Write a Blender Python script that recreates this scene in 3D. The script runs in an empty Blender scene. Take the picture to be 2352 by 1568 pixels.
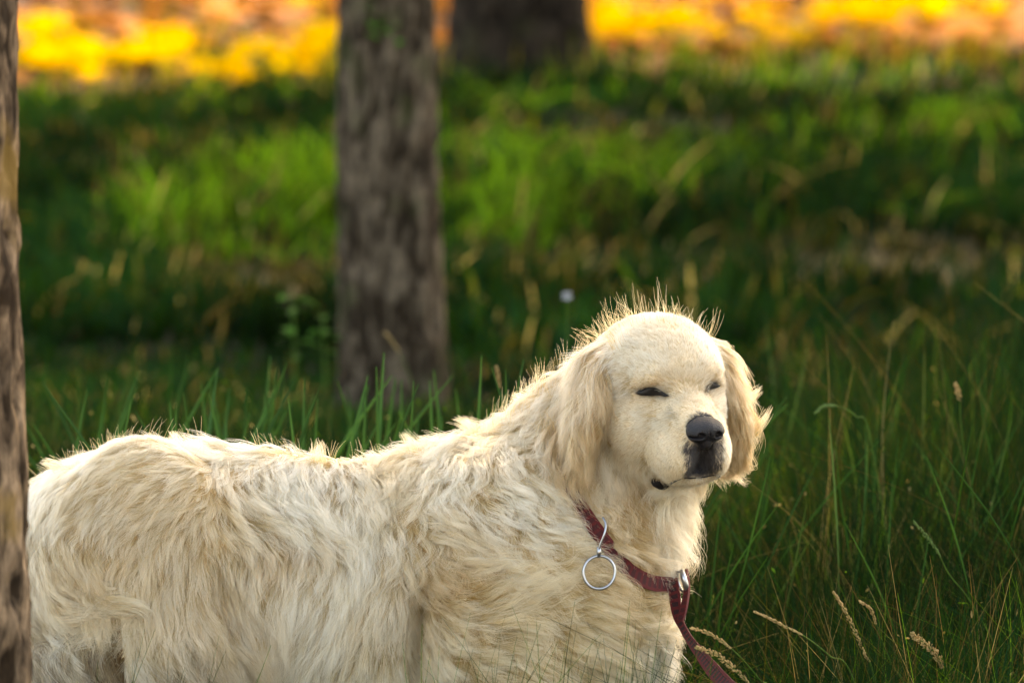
import bpy, math, random
import numpy as np
import openvdb as vdb
from mathutils import Vector, Matrix

random.seed(7)
rng = np.random.default_rng(7)
scene = bpy.context.scene
COL = scene.collection

# ------------------------------------------------------------------ camera
CAM_Y, CAM_Z, PITCH = -10.2, 1.6, math.radians(5.03)
cam_d = bpy.data.cameras.new('camera')
cam = bpy.data.objects.new('camera', cam_d); COL.objects.link(cam)
cam.location = (0, CAM_Y, CAM_Z)
cam.rotation_euler = (math.pi / 2 - PITCH, 0, 0)
cam_d.sensor_width = 22.5; cam_d.lens = 200.0
cam_d.clip_start = 0.5; cam_d.clip_end = 600
cam_d.dof.use_dof = True; cam_d.dof.focus_distance = 10.1; cam_d.dof.aperture_fstop = 5.6
scene.camera = cam

# ------------------------------------------------------------------ light
SUN_ELEV = math.radians(38)
SUN_AZ = math.radians(22)          # from +Y towards +X: the sun stands behind the dog
world = bpy.data.worlds.new('World'); scene.world = world; world.use_nodes = True
wn = world.node_tree; wn.nodes.clear()
sky = wn.nodes.new('ShaderNodeTexSky'); sky.sky_type = 'NISHITA'; sky.sun_disc = False
sky.air_density = 1.0; sky.dust_density = 3.0; sky.ozone_density = 0.0
sky.sun_elevation = SUN_ELEV; sky.sun_rotation = SUN_AZ
bg = wn.nodes.new('ShaderNodeBackground'); bg.inputs['Strength'].default_value = 0.15
wo = wn.nodes.new('ShaderNodeOutputWorld')
wn.links.new(sky.outputs[0], bg.inputs[0]); wn.links.new(bg.outputs[0], wo.inputs[0])
sd = bpy.data.lights.new('sun', 'SUN'); sd.energy = 2.0; sd.angle = math.radians(0.6); sd.color = (1.0, 0.76, 0.45)
sun = bpy.data.objects.new('sun', sd); COL.objects.link(sun)
sv = Vector((math.sin(SUN_AZ) * math.cos(SUN_ELEV), math.cos(SUN_AZ) * math.cos(SUN_ELEV), math.sin(SUN_ELEV)))
sun.rotation_euler = sv.to_track_quat('Z', 'Y').to_euler(); sun.location = (3, 10, 12)
vs = scene.view_settings
vs.view_transform = 'Standard'; vs.look = 'None'; vs.exposure = 2.80
vs.use_white_balance = True; vs.white_balance_temperature = 8600; vs.white_balance_tint = 10; vs.gamma = 1.0; vs.use_curve_mapping = False
scene.cycles.max_bounces = 12; scene.cycles.diffuse_bounces = 7; scene.cycles.transmission_bounces = 8
scene.cycles.glossy_bounces = 4; scene.cycles.transparent_max_bounces = 8
scene.cycles.sample_clamp_indirect = 6.0

# ------------------------------------------------------------------ helpers
FPX = 2352 / (22.5 / 200.0)
cp, sp = math.cos(PITCH), math.sin(PITCH)
def W(px, py, y=0.0):
    """point of the place that stands at depth y along the sight line of a photo position (2352 wide)"""
    dx, up = (px - 1176) / FPX, (784 - py) / FPX
    d = np.array([dx, cp + up * sp, -sp + up * cp])
    t = (y - CAM_Y) / d[1]
    return np.array([0, CAM_Y, CAM_Z]) + d * t
def ground_at(px, py, z=0.0):
    dx, up = (px - 1176) / FPX, (784 - py) / FPX
    d = np.array([dx, cp + up * sp, -sp + up * cp])
    t = (z - CAM_Z) / d[2]
    return np.array([0, CAM_Y, CAM_Z]) + d * t
def nrm(a):
    return a / (np.linalg.norm(a, axis=-1, keepdims=True) + 1e-12)
def setp(o, **k):
    for a, b in k.items(): o[a] = b
    return o
def mesh_obj(name, v, f, mat=None, parent=None, smooth=True):
    me = bpy.data.meshes.new(name)
    v = np.asarray(v, dtype=np.float32)
    if isinstance(f, np.ndarray) and f.ndim == 2:
        me.vertices.add(len(v)); me.vertices.foreach_set('co', v.ravel())
        n, k = f.shape
        me.loops.add(n * k); me.loops.foreach_set('vertex_index', f.ravel().astype(np.int32))
        me.polygons.add(n); me.polygons.foreach_set('loop_start', np.arange(0, n * k, k, dtype=np.int32))
        me.update(calc_edges=True)
    else:
        me.from_pydata([tuple(map(float, p)) for p in v], [], [tuple(map(int, q)) for q in f]); me.update()
    if smooth: me.polygons.foreach_set('use_smooth', np.ones(len(me.polygons), dtype=bool))
    o = bpy.data.objects.new(name, me); COL.objects.link(o)
    if mat: me.materials.append(mat)
    if parent: o.parent = parent
    return o
def empty(name, loc=(0, 0, 0), **k):
    o = bpy.data.objects.new(name, None); COL.objects.link(o); o.location = loc; o.empty_display_size = .05
    return setp(o, **k)
def curves_obj(name, pts, rad, col, mat, parent=None):
    """pts (N,K,3), rad (N,K), col (N,3)"""
    N, K, _ = pts.shape
    hc = bpy.data.hair_curves.new(name)
    hc.add_curves([K] * N)
    hc.position_data.foreach_set('vector', pts.astype(np.float32).ravel())
    a = hc.attributes.new('radius', 'FLOAT', 'POINT') if 'radius' not in hc.attributes else hc.attributes['radius']
    a.data.foreach_set('value', rad.astype(np.float32).ravel())
    c = hc.attributes.new('tint', 'FLOAT_VECTOR', 'CURVE')
    c.data.foreach_set('vector', col.astype(np.float32).ravel())
    hc.materials.append(mat)
    o = bpy.data.objects.new(name, hc); COL.objects.link(o)
    if parent: o.parent = parent
    return o
def value_noise(p, freq, seed=0):
    """smooth lattice noise in [-1,1], p (...,3)"""
    q = p * freq + 37.7 + seed * 11.3
    i = np.floor(q).astype(np.int64); f = q - i; u = f * f * (3 - 2 * f)
    def h(x, y, z):
        n = (x * 374761393 + y * 668265263 + z * 2147483647 + seed * 974711) & 0xffffffff
        n = ((n ^ (n >> 13)) * 1274126177) & 0xffffffff
        return ((n ^ (n >> 16)) & 0xffff) / 32767.5 - 1
    r = 0
    for a in (0, 1):
        for b in (0, 1):
            for c in (0, 1):
                w = (u[..., 0] if a else 1 - u[..., 0]) * (u[..., 1] if b else 1 - u[..., 1]) * (u[..., 2] if c else 1 - u[..., 2])
                r = r + w * h(i[..., 0] + a, i[..., 1] + b, i[..., 2] + c)
    return r
def vnoise3(p, freq, seed=0):
    return np.stack([value_noise(p, freq, seed * 3 + k) for k in (1, 2, 3)], -1)
def new_mat(name):
    m = bpy.data.materials.new(name); m.use_nodes = True; m.node_tree.nodes.clear()
    nt = m.node_tree
    def N(t, **k):
        n = nt.nodes.new(t)
        for a, b in k.items():
            if a in n.inputs: n.inputs[a].default_value = b
            else: setattr(n, a, b)
        return n
    out = N('ShaderNodeOutputMaterial')
    return m, nt, N, lambda a, b: nt.links.new(a, b), out
def simple_mat(name, col, rough=0.5, metal=0.0, noise=0.0, scale=200.0, bump=0.0, spec=0.5):
    m, nt, N, L, out = new_mat(name)
    b = N('ShaderNodeBsdfPrincipled'); b.inputs['Base Color'].default_value = (*col, 1)
    b.inputs['Roughness'].default_value = rough; b.inputs['Metallic'].default_value = metal
    b.inputs['Specular IOR Level'].default_value = spec
    if noise or bump:
        tc = N('ShaderNodeTexCoord'); n = N('ShaderNodeTexNoise'); n.inputs['Scale'].default_value = scale; n.inputs['Detail'].default_value = 4
        L(tc.outputs['Object'], n.inputs['Vector'])
        if noise:
            r = N('ShaderNodeValToRGB')
            r.color_ramp.elements[0].position = .3; r.color_ramp.elements[1].position = .7
            r.color_ramp.elements[0].color = (*[c * (1 - noise) for c in col], 1)
            r.color_ramp.elements[1].color = (*[min(1, c * (1 + noise)) for c in col], 1)
            L(n.outputs['Fac'], r.inputs[0]); L(r.outputs[0], b.inputs['Base Color'])
        if bump:
            bp = N('ShaderNodeBump'); bp.inputs['Strength'].default_value = 1; bp.inputs['Distance'].default_value = bump
            L(n.outputs['Fac'], bp.inputs['Height']); L(bp.outputs[0], b.inputs['Normal'])
    L(b.outputs[0], out.inputs[0])
    return m
# ------------------------------------------------------------------ the dog's body as one field of distances
VX = 0.0035
LO = np.array([-0.64, -0.26, -0.02]); HI = np.array([0.36, 0.24, 0.86])
DIM = np.ceil((HI - LO) / VX).astype(int)
F_ = np.full(DIM, 0.08, dtype=np.float32)
AX = [LO[k] + VX * np.arange(DIM[k], dtype=np.float32) for k in range(3)]
def _block(c, R, m=0.05):
    c = np.asarray(c); a = np.clip(((c - R - m - LO) / VX).astype(int), 0, DIM); b = np.clip(((c + R + m - LO) / VX).astype(int) + 1, 0, DIM)
    sl = tuple(slice(a[k], b[k]) for k in range(3))
    X = np.stack(np.meshgrid(AX[0][sl[0]], AX[1][sl[1]], AX[2][sl[2]], indexing='ij'), -1)
    return sl, X
def _union(sl, d, k):
    A = F_[sl]; h = np.maximum(k - np.abs(A - d), 0) / k
    F_[sl] = np.minimum(A, d) - h * h * k * 0.25
def _sub(sl, d, k):
    A = F_[sl]; h = np.maximum(k - np.abs(A + d), 0) / k
    F_[sl] = np.maximum(A, -d) + h * h * k * 0.25
def ell(c, r, R=None, k=0.03, sub=False):
    """ellipsoid, centre c, radii r, R = 3x3 with the local axes as rows"""
    c = np.asarray(c, float); r = np.asarray(r, float)
    sl, X = _block(c, r.max() if R is not None else r)
    P = (X - c.astype(np.float32))
    if R is not None: P = P @ np.asarray(R, np.float32).T
    k0 = np.linalg.norm(P / r.astype(np.float32), axis=-1); k1 = np.linalg.norm(P / (r * r).astype(np.float32), axis=-1) + 1e-9
    d = k0 * (k0 - 1) / k1
    (_sub if sub else _union)(sl, d.astype(np.float32), k)
def cone(a, b, ra, rb, k=0.03, sy=1.0):
    """rounded cone from a to b; sy flattens it across Y"""
    a = np.asarray(a, float); b = np.asarray(b, float); c = (a + b) / 2; R = np.abs(b - a) / 2 + max(ra, rb)
    sl, X = _block(c, R)
    s = np.array([1, 1 / sy, 1]); P = (X - a) * s; D = (b - a) * s
    t = np.clip((P @ D) / (D @ D), 0, 1)
    d = (np.linalg.norm(P - t[..., None] * D, axis=-1) - (ra + (rb - ra) * t)) * (0.5 + 0.5 * sy)
    _union(sl, d.astype(np.float32), k)

# body
ell(W(880, 1400, 0.01), (.235, .118, .146), k=.05)                 # ribcage
ell(W(570, 1320, 0.01), (.20, .095, .125), k=.05)                  # loin and belly
ell(W(355, 1205, 0.01), (.125, .098, .078), k=.05)                 # pelvis
cone(W(500, 1155, .01), W(960, 1215, .01), .045, .055, k=.05)      # back line
ell(W(1075, 1145, 0.01), (.07, .05, .045), k=.05)                  # withers
ell(W(200, 1200, 0.01), (.055, .07, .055), k=.04)                  # croup
ell(W(330, 1340, -.065), (.105, .055, .16), k=.04)                 # thigh
ell(W(330, 1340, .085), (.105, .055, .16), k=.04)
ell(W(1130, 1365, -.075), (.10, .058, .15), k=.05)                 # shoulder
ell(W(1130, 1365, .095), (.10, .058, .15), k=.05)
ell(W(1320, 1395, 0.0), (.095, .105, .125), k=.05)                 # front of the chest
cone(W(1245, 1262, 0.0), W(1405, 1020, .0), .138, .096, k=.06, sy=.68)   # neck
_c, _s = math.cos(.38), math.sin(.38)
ell(W(655, 1236, -.112), (.075, .022, .013), np.array([[_c, 0, -_s], [0, 1, 0], [_s, 0, _c]]), k=.025, sub=True)   # crease over the flank
ell(W(965, 1530, -.135), (.024, .07, .105), k=.03, sub=True)        # hollow behind the elbow
ell(W(520, 1500, -.115), (.02, .04, .08), k=.03, sub=True)         # hollow in front of the thigh
# legs (front two, hind two)
def leg(pts, k=.03):
    for (p, r), (q, s) in zip(pts, pts[1:]): cone(p, q, r, s, k=k)
gz = lambda px, y, z: np.array([W(px, 1300, y)[0], y, z])
leg([(gz(1250, -.085, .33), .05), (gz(1215, -.085, .25), .038), (gz(1235, -.085, .10), .026), (gz(1245, -.085, .04), .025)])
ell(gz(1270, -.085, .028), (.045, .03, .026), k=.02)
leg([(gz(1400, .06, .36), .055), (gz(1480, .055, .25), .036), (gz(1500, .055, .10), .026), (gz(1500, .055, .04), .025)])
ell(gz(1525, .055, .028), (.045, .03, .026), k=.02)
for y0, dx in ((-.075, 0), (.09, -60)):
    leg([(gz(400 + dx, y0, .36), .06), (gz(430 + dx, y0, .28), .05), (gz(300 + dx, y0, .17), .03), (gz(280 + dx, y0, .05), .024)])
    ell(gz(315 + dx, y0, .028), (.05, .03, .026), k=.02)
# tail
leg([(W(160, 1200, .0), .035), (W(115, 1270, -.01), .032), (W(110, 1400, -.03), .030), (W(150, 1560, -.03), .022), (W(220, 1680, -.03), .012)], k=.02)

HEADP, EARP = [], []
# head frame: F forward, L to the dog's own left, U up
PSI, HP, HR = math.radians(23), math.radians(11), math.radians(3.0)
F0 = np.array([math.sin(PSI), -math.cos(PSI), 0]); L0 = np.array([math.cos(PSI), math.sin(PSI), 0]); U0 = np.array([0, 0, 1.])
Fh = F0 * math.cos(HP) - U0 * math.sin(HP); Uh = U0 * math.cos(HP) + F0 * math.sin(HP)
Lh = L0 * math.cos(HR) + Uh * math.sin(HR); Uh = Uh * math.cos(HR) - L0 * math.sin(HR)
Rh = np.stack([Fh, Lh, Uh])
HC = W(1512, 862, -0.07)
def H(f, l, u):
    return HC + 0.01 * (f * Fh + l * Lh + u * Uh)
def hell(f, l, u, rf, rl, ru, k=.02, rot=0.0, tilt=0.0, sub=False, ear=False):
    """ellipsoid in the head frame, cm; rot turns about U, tilt about F"""
    R = Rh.copy()
    if rot: c, s = math.cos(rot), math.sin(rot); R = np.stack([c * R[0] + s * R[1], -s * R[0] + c * R[1], R[2]])
    if tilt: c, s = math.cos(tilt), math.sin(tilt); R = np.stack([R[0], c * R[1] + s * R[2], -s * R[1] + c * R[2]])
    ell(H(f, l, u), np.array([rf, rl, ru]) * .01, R, k, sub)
    if not sub: (EARP if ear else HEADP).append((H(f, l, u), np.array([rf, rl, ru]) * .01, R))
hell(-.5, 0, 0.2, 7.2, 6.5, 6.3, k=.03)
hell(2.6, 0, 1.6, 4.8, 5.4, 4.6, k=.02)
for s in (-1, 1):
    hell(5.2, 2.9 * s, 1.9, 2.2, 2.3, 1.5, k=.012)                 # brows
    hell(2.0, 3.9 * s, -3.8, 4.6, 2.9, 4.4, k=.02)                 # cheeks
    hell(9.0, 2.15 * s, -5.9, 4.3, 2.2, 3.5, k=.010)              # flews
    hell(7.3, 3.5 * s, -0.1, 1.7, 1.9, 1.25, k=.012, sub=True)       # eye hollows
hell(6.5, 0, -2.4, 4.5, 3.3, 3.2, k=.02)
hell(10.0, 0, -3.2, 3.9, 2.6, 2.5, k=.014)                          # bridge of the muzzle
hell(7.6, 0, -8.6, 4.3, 2.5, 1.5, k=.010)                          # chin
hell(0.5, 0, -7.5, 6.0, 5.0, 5.0, k=.03)                           # throat
F_N = F_.copy()                                                    # the body without its ears
# ears
for s in (-1, 1):
    hell(-1.2, 6.0 * s, 1.0, 3.4, 1.9, 2.2, k=.015, tilt=-.5 * s, ear=True)
    hell(-1.2, 8.1 * s, -2.2, 4.1, .95, 4.4, k=.008, rot=.15 * s, tilt=.12 * s, ear=True)
    hell(-1.2, 9.3 * s, -6.2, 3.7, .9, 4.9, k=.01, rot=.2 * s, tilt=.02 * s, ear=True)

for s in (-1, 1): hell(2.3, 7.2 * s, -3.8, .75, .60, 4.6, k=.004, sub=True, tilt=.06 * s)   # gap between ear and cheek
grid = vdb.FloatGrid(0.08); grid.copyFromArray(F_)
_p, _q = grid.convertToQuads(0.0) if hasattr(grid, 'convertToQuads') else grid.convertToPolygons(0.0)[::2]
BV = LO + np.asarray(_p) * VX; BQ = np.asarray(_q).copy()

def sample_f(p, fld=None):
    fld = F_ if fld is None else fld
    q = (p - LO) / VX; q = np.clip(q, 0, np.array(DIM) - 1.001); i = q.astype(int); f = (q - i).astype(np.float32)
    r = 0
    for a in (0, 1):
        for b in (0, 1):
            for c in (0, 1):
                w = (f[..., 0] if a else 1 - f[..., 0]) * (f[..., 1] if b else 1 - f[..., 1]) * (f[..., 2] if c else 1 - f[..., 2])
                r = r + w * fld[i[..., 0] + a, i[..., 1] + b, i[..., 2] + c]
    return r
def grad_f(p, e=0.004, fld=None):
    g = np.stack([sample_f(p + np.eye(3)[k] * e, fld) - sample_f(p - np.eye(3)[k] * e, fld) for k in range(3)], -1)
    return nrm(g)
def ray_hit(px, py, off=0.0, y0=-.35):
    "first point of the body on a sight line"
    p = W(px, py, y0)[None].astype(float); d = nrm(p - np.array([0, CAM_Y, CAM_Z]))
    for _ in range(220):
        f = sample_f(p)[0] - off
        if f < 0.0003: return p[0]
        p = p + d * max(min(f, .02) * .7, .0005)
        if p[0, 1] > .3: break
    return None
_t = BV[BQ]; _n = np.cross(_t[:, 1] - _t[:, 0], _t[:, 2] - _t[:, 0])
if (nrm(_n) * grad_f(_t.mean(1))).sum(1).mean() < 0: BQ = BQ[:, ::-1].copy()
dog = empty('dog', (0, 0, 0), label='cream long-haired retriever standing in tall grass with squinting eyes', category='dog')
m_skin = simple_mat('skin_undercoat', (.60, .48, .33), .9, noise=.2, scale=60)
body = mesh_obj('body', BV, BQ, m_skin, dog)
HAIRMIX = 0.5
# ------------------------------------------------------------------ coat
def fam(p, prims):
    """distance to the nearest ellipsoid of a list"""
    d = np.full(len(p), 9.0)
    for c, r, R in prims:
        P = (p - c) @ R.T; k0 = np.linalg.norm(P / r, axis=-1); k1 = np.linalg.norm(P / (r * r), axis=-1) + 1e-9
        d = np.minimum(d, k0 * (k0 - 1) / k1)
    return d
def loc(p): return ((p - HC) @ Rh.T) * 100
def pix(p):
    """side view coordinates of a point, in the units of W at depth 0"""
    o = W(0, 0); ex = (W(1000, 0) - o)[0] / 1000
    return (p[..., 0] - o[0]) / ex, (o[2] - p[..., 2]) / ex
# x, y, dx, dy (y down), length cm, lift cm, wave
GUIDES = np.array([
 (150,1130,-.8,.6,4,1.2,.5),(100,1230,-.2,1,6,1.2,1),(180,1290,-.3,.9,6,1.2,1.2),(110,1380,.1,1,7,1.3,1.5),(170,1400,.9,-.1,6,1.3,1.6),
 (200,1480,-.8,.6,7,1.4,1.6),(120,1500,-.2,1,8,1.4,1.6),(250,1540,-.2,1,8,1.6,1.6),(290,1140,-.8,.55,4,.9,.3),(340,1060,-1,.15,3.5,.8,.3),
 (430,1040,-.9,.3,3.5,.8,.3),(420,1140,-.8,.6,4,.8,.3),(340,1260,-.35,.95,5,.9,.4),(420,1280,-.15,1,5.5,.9,.3),(500,1300,.1,1,5.5,1,.3),
 (300,1360,-.1,1,5.5,1,.5),(380,1400,0,1,6,1,.3),(450,1440,.2,1,6,1.1,.4),(350,1520,.2,1,7,1.5,1.2),(440,1540,.45,.9,7,1.5,1.0),
 (540,1060,-.5,.8,4,1,.5),(560,1150,.2,.9,4.5,1,.5),(600,1190,.8,.5,5,1.4,.4),(680,1170,.5,.8,5,1.4,.4),(760,1220,.6,.7,5,1.3,.4),
 (600,1270,-.1,1,5,.8,.3),(680,1300,-.3,1,6,.9,.3),(600,1400,.3,1,6,1,.3),(640,1480,.0,1,7,1.2,.4),(560,1500,.5,.9,7,1.3,.5),
 (700,1060,-.3,1,5,1.5,.6),(770,1110,-.15,1,5,1.2,.4),(860,1080,-.1,1,5,1.3,.5),(840,1200,-.3,1,5,.9,.3),(790,1330,-.3,1,6.5,.9,.2),
 (720,1440,-.5,1,7,1.0,.3),(850,1420,-.2,1,7,1.0,.2),(800,1530,-.45,1,7,1.2,.3),(900,1300,-.15,1,6.5,1,.2),(905,1480,-.05,1,7,1.3,.3),(960,1420,.1,1,2.5,.5,.5),(965,1500,.1,1,2.2,.5,.5),(970,1570,.1,1,2.2,.5,.5),
 (930,1130,-.6,.5,4,1.4,1.2),(980,1170,.6,.8,4,1.3,1.2),(940,1220,.0,1,5,1.2,.8),(1000,1040,-.5,.8,5,1.6,.9),(1090,990,-.6,.7,5,1.8,1.1),
 (1080,1080,-.2,1,4,1.2,1.1),(1160,1110,.45,.9,4,1.1,1),(1230,1130,.3,1,4,1.1,1),(1100,1200,.3,1,5,1.0,.7),(1200,1220,.4,1,5,1.0,.6),
 (1000,1290,.3,.9,4,1.1,1.3),(1050,1350,.8,.6,5,1.3,1.5),(1000,1400,.3,1,5,1.2,1.2),(1120,1290,.9,.2,5,1,.8),(1200,1340,.95,-.05,5,1,.8),
 (1300,1280,.95,-.15,5,1,.5),(1280,1370,.9,.3,5,1,.8),(1100,1430,.7,.6,6,1.2,1),(1220,1470,.5,.9,6,1.3,1),(1150,1540,.3,1,6,1.5,1),
 (1350,1450,.5,.9,6,1.3,1.3),(1430,1370,.5,.9,6,1.2,1.3),(1500,1410,.9,.5,5,1.2,1.3),(1470,1330,.9,.2,5,1,1),(1460,1480,.1,1,4,1,.6),(1480,1560,.0,1,3,.8,.3),
 (1200,930,-.7,.6,4,1.4,.6),(1250,1000,-.3,.9,4.5,1.1,.8),(1300,1080,.1,1,4,1.0,.8),(1180,1020,-.3,1,4.5,1.2,.9),(1290,900,-.5,.8,4,1.4,.5),
 (1330,1190,.6,.9,3.5,.8,.5),(1400,1170,.2,1,5,1.1,1),(1450,1230,.5,.9,5.5,1.4,1.4),(1530,1190,.1,1,5.5,1.4,1.4),(1580,1220,-.05,1,5,1.4,1.2),(1480,1290,.4,1,5,1.3,1.4),(1560,1290,.1,1,4.5,1.2,1.2),
 (1250,1900,0,1,2,.5,.2),(1480,1900,0,1,2,.5,.2),(300,1900,0,1,2.5,.6,.2),(700,1620,-.3,1,6,1,.4),(1000,1620,0,1,6,1,.4)], float)
def guide_mix(p):
    X, Y = pix(p)
    out = np.zeros((len(p), 5)); 
    for s in range(0, len(p), 40000):
        dx = X[s:s+40000, None] - GUIDES[None, :, 0]; dy = Y[s:s+40000, None] - GUIDES[None, :, 1]
        w = 1 / (dx * dx + dy * dy + 18 ** 2) ** 2.0
        w /= w.sum(1, keepdims=True)
        out[s:s+40000] = w @ np.concatenate([GUIDES[:, 2:4] / np.linalg.norm(GUIDES[:, 2:4], axis=1, keepdims=True), GUIDES[:, 4:7]], 1)
    return out
def regions(p):
    e = fam(p, EARP); h = fam(p, HEADP); b = 0.5
    q = loc(p)
    ear = np.clip((.009 - e) / .004, 0, 1)
    head = np.clip((.014 - h) / .012, 0, 1) * np.clip((q[:, 0] + 5.0) / 3.5, 0, 1) * np.clip((q[:, 2] + 11.0) / 2.0, 0, 1)
    head *= 1 - ear
    return ear, head, q
def flow(p, n):
    ear, head, q = regions(p); g = guide_mix(p)
    d = np.stack([g[:, 0], 0 * g[:, 0], -g[:, 1]], -1)
    # head: away from the nose, cheeks down and back
    v = q - np.array([12.5, 0, -1.5]); v = v / np.linalg.norm(v, axis=1, keepdims=True)
    v[:, 2] -= .55 * np.clip(-(q[:, 2] + 2.5) / 3, 0, 1)
    v[:, 1] += np.sign(q[:, 1]) * .15
    top = np.clip((q[:, 2] - 1) / 3, 0, 1)
    v[:, 2] += top * .1
    hd = v @ Rh
    ed = np.array([0, 0, -1.0]) - 0.22 * Fh
    d = d * (1 - head - ear)[:, None] + hd * head[:, None] + ed * ear[:, None]
    # tangent and turned by noise
    d = nrm(d - (d * n).sum(1, keepdims=True) * n)
    a = (.34 * value_noise(p, 11, 3) + .16 * value_noise(p, 34, 5)) * (1 - .8 * head) * (.5 + .5 * np.clip(g[:, 4], 0, 1))
    bi = np.cross(n, d)
    return nrm(d * np.cos(a)[:, None] + bi * np.sin(a)[:, None]), g, ear, head, q

def sample_surface(n, weight=None):
    tri = np.concatenate([BQ[:, [0, 1, 2]], BQ[:, [0, 2, 3]]])
    a, b, c = BV[tri[:, 0]], BV[tri[:, 1]], BV[tri[:, 2]]
    ar = np.linalg.norm(np.cross(b - a, c - a), axis=1)
    if weight is not None: ar = ar * weight((a + b + c) / 3, nrm(np.cross(b - a, c - a)))
    i = rng.choice(len(tri), n, p=ar / ar.sum()); u = rng.random((n, 2)); s = u.sum(1) > 1; u[s] = 1 - u[s]
    p = a[i] + u[:, :1] * (b - a)[i] + u[:, 1:] * (c - a)[i]
    nn = grad_f(p); p = p - nn * sample_f(p)[:, None]
    return p, nn

# the collar's line round the neck (needed by the coat, hairs stay short under it)
def side_hit(px, py, side):
    p = W(px, py, 0.0)[None].astype(float); d = np.array([0, side, 0.0]); p = p - d * 0
    p[0, 1] = side * .24
    for _ in range(200):
        f = sample_f(p, F_N)[0]
        if f < .0004 or p[0, 1] * side < .004: break
        p = p - d * max(min(f, .02) * .6, .0006)
    return p[0]
_near = [(1348, 905), (1318, 960), (1298, 1020), (1294, 1075), (1312, 1120), (1340, 1168), (1374, 1216), (1408, 1262), (1445, 1300), (1495, 1326), (1545, 1338)]
_far = [(1540, 1310), (1480, 1240), (1420, 1140), (1390, 1030), (1372, 940)]
_pts = [W(1368, 868, 0.0)] + [side_hit(*q, -1) for q in _near] + [W(1576, 1336, 0.0)] + [side_hit(*q, 1) for q in _far]
_pts.append(_pts[0])
CR = []
for i in range(len(_pts) - 1):
    m = len(_pts) - 1; p0, p1, p2, p3 = _pts[(i - 1) % m], _pts[i], _pts[(i + 1) % m], _pts[(i + 2) % m]
    for f in np.linspace(0, 1, 8, endpoint=False): CR.append(.5 * ((2 * p1) + (-p0 + p2) * f + (2 * p0 - 5 * p1 + 4 * p2 - p3) * f * f + (-p0 + 3 * p1 - 3 * p2 + p3) * f ** 3))
CR = np.array(CR)
for _ in range(6):
    CR = (np.roll(CR, 1, 0) + 2 * CR + np.roll(CR, -1, 0)) / 4
    for _k in range(3): CR = CR + grad_f(CR, .004, F_N) * ((.0070 - sample_f(CR, F_N)) * .7)[:, None]
NA = nrm(W(1560, 1060, -.02) - W(1285, 1360, .0)); NK = CR.mean(0)
def collar_s(p):
    "signed distance to the collar's line, plus on the head's side"
    out = np.full(len(p), 1.0)
    near = np.where(np.linalg.norm(p - NK, axis=1) < .24)[0]
    for s in range(0, len(near), 20000):
        i = near[s:s + 20000]; d = np.linalg.norm(p[i][:, None] - CR[None], axis=2); j = d.argmin(1); m = d[np.arange(len(i)), j]
        out[i] = m * np.where(((p[i] - CR[j]) @ NA) > 0, 1, -1)
    return out
EYE_L, EYE_U = 3.75, .1
def eye_shape(x, s):
    "lower and upper edge of the squinting eye, x along the face in cm, s = -1 or 1"
    w = 1.5; t = np.clip(np.abs(x) / w, 0, 1); a = (1 - t ** 2) ** 1.1
    inner = np.exp(-((x * s + .55) / .75) ** 2)
    return -.38 * a, (.28 + .46 * inner) * a
def eye_mask(q):
    m = np.zeros(len(q), bool)
    for s in (-1, 1):
        x = q[:, 1] - EYE_L * s; lo, hi = eye_shape(x, s); u = q[:, 2] - EYE_U + .09 * x * s
        m |= (np.abs(x) < 1.55) & (u > lo - .05) & (u < hi + .07) & (q[:, 0] > 3.5)
    return m
def nose_mask(q):
    d = (q - np.array([13.2, 0, -2.6])) / np.array([2.15, 2.1, 1.6])
    return ((d * d).sum(1) < 1) | ((q[:, 0] > 12.2) & (q[:, 2] < -2.6) & (q[:, 2] > -4.6) & (np.abs(q[:, 1]) < .8))

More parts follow.
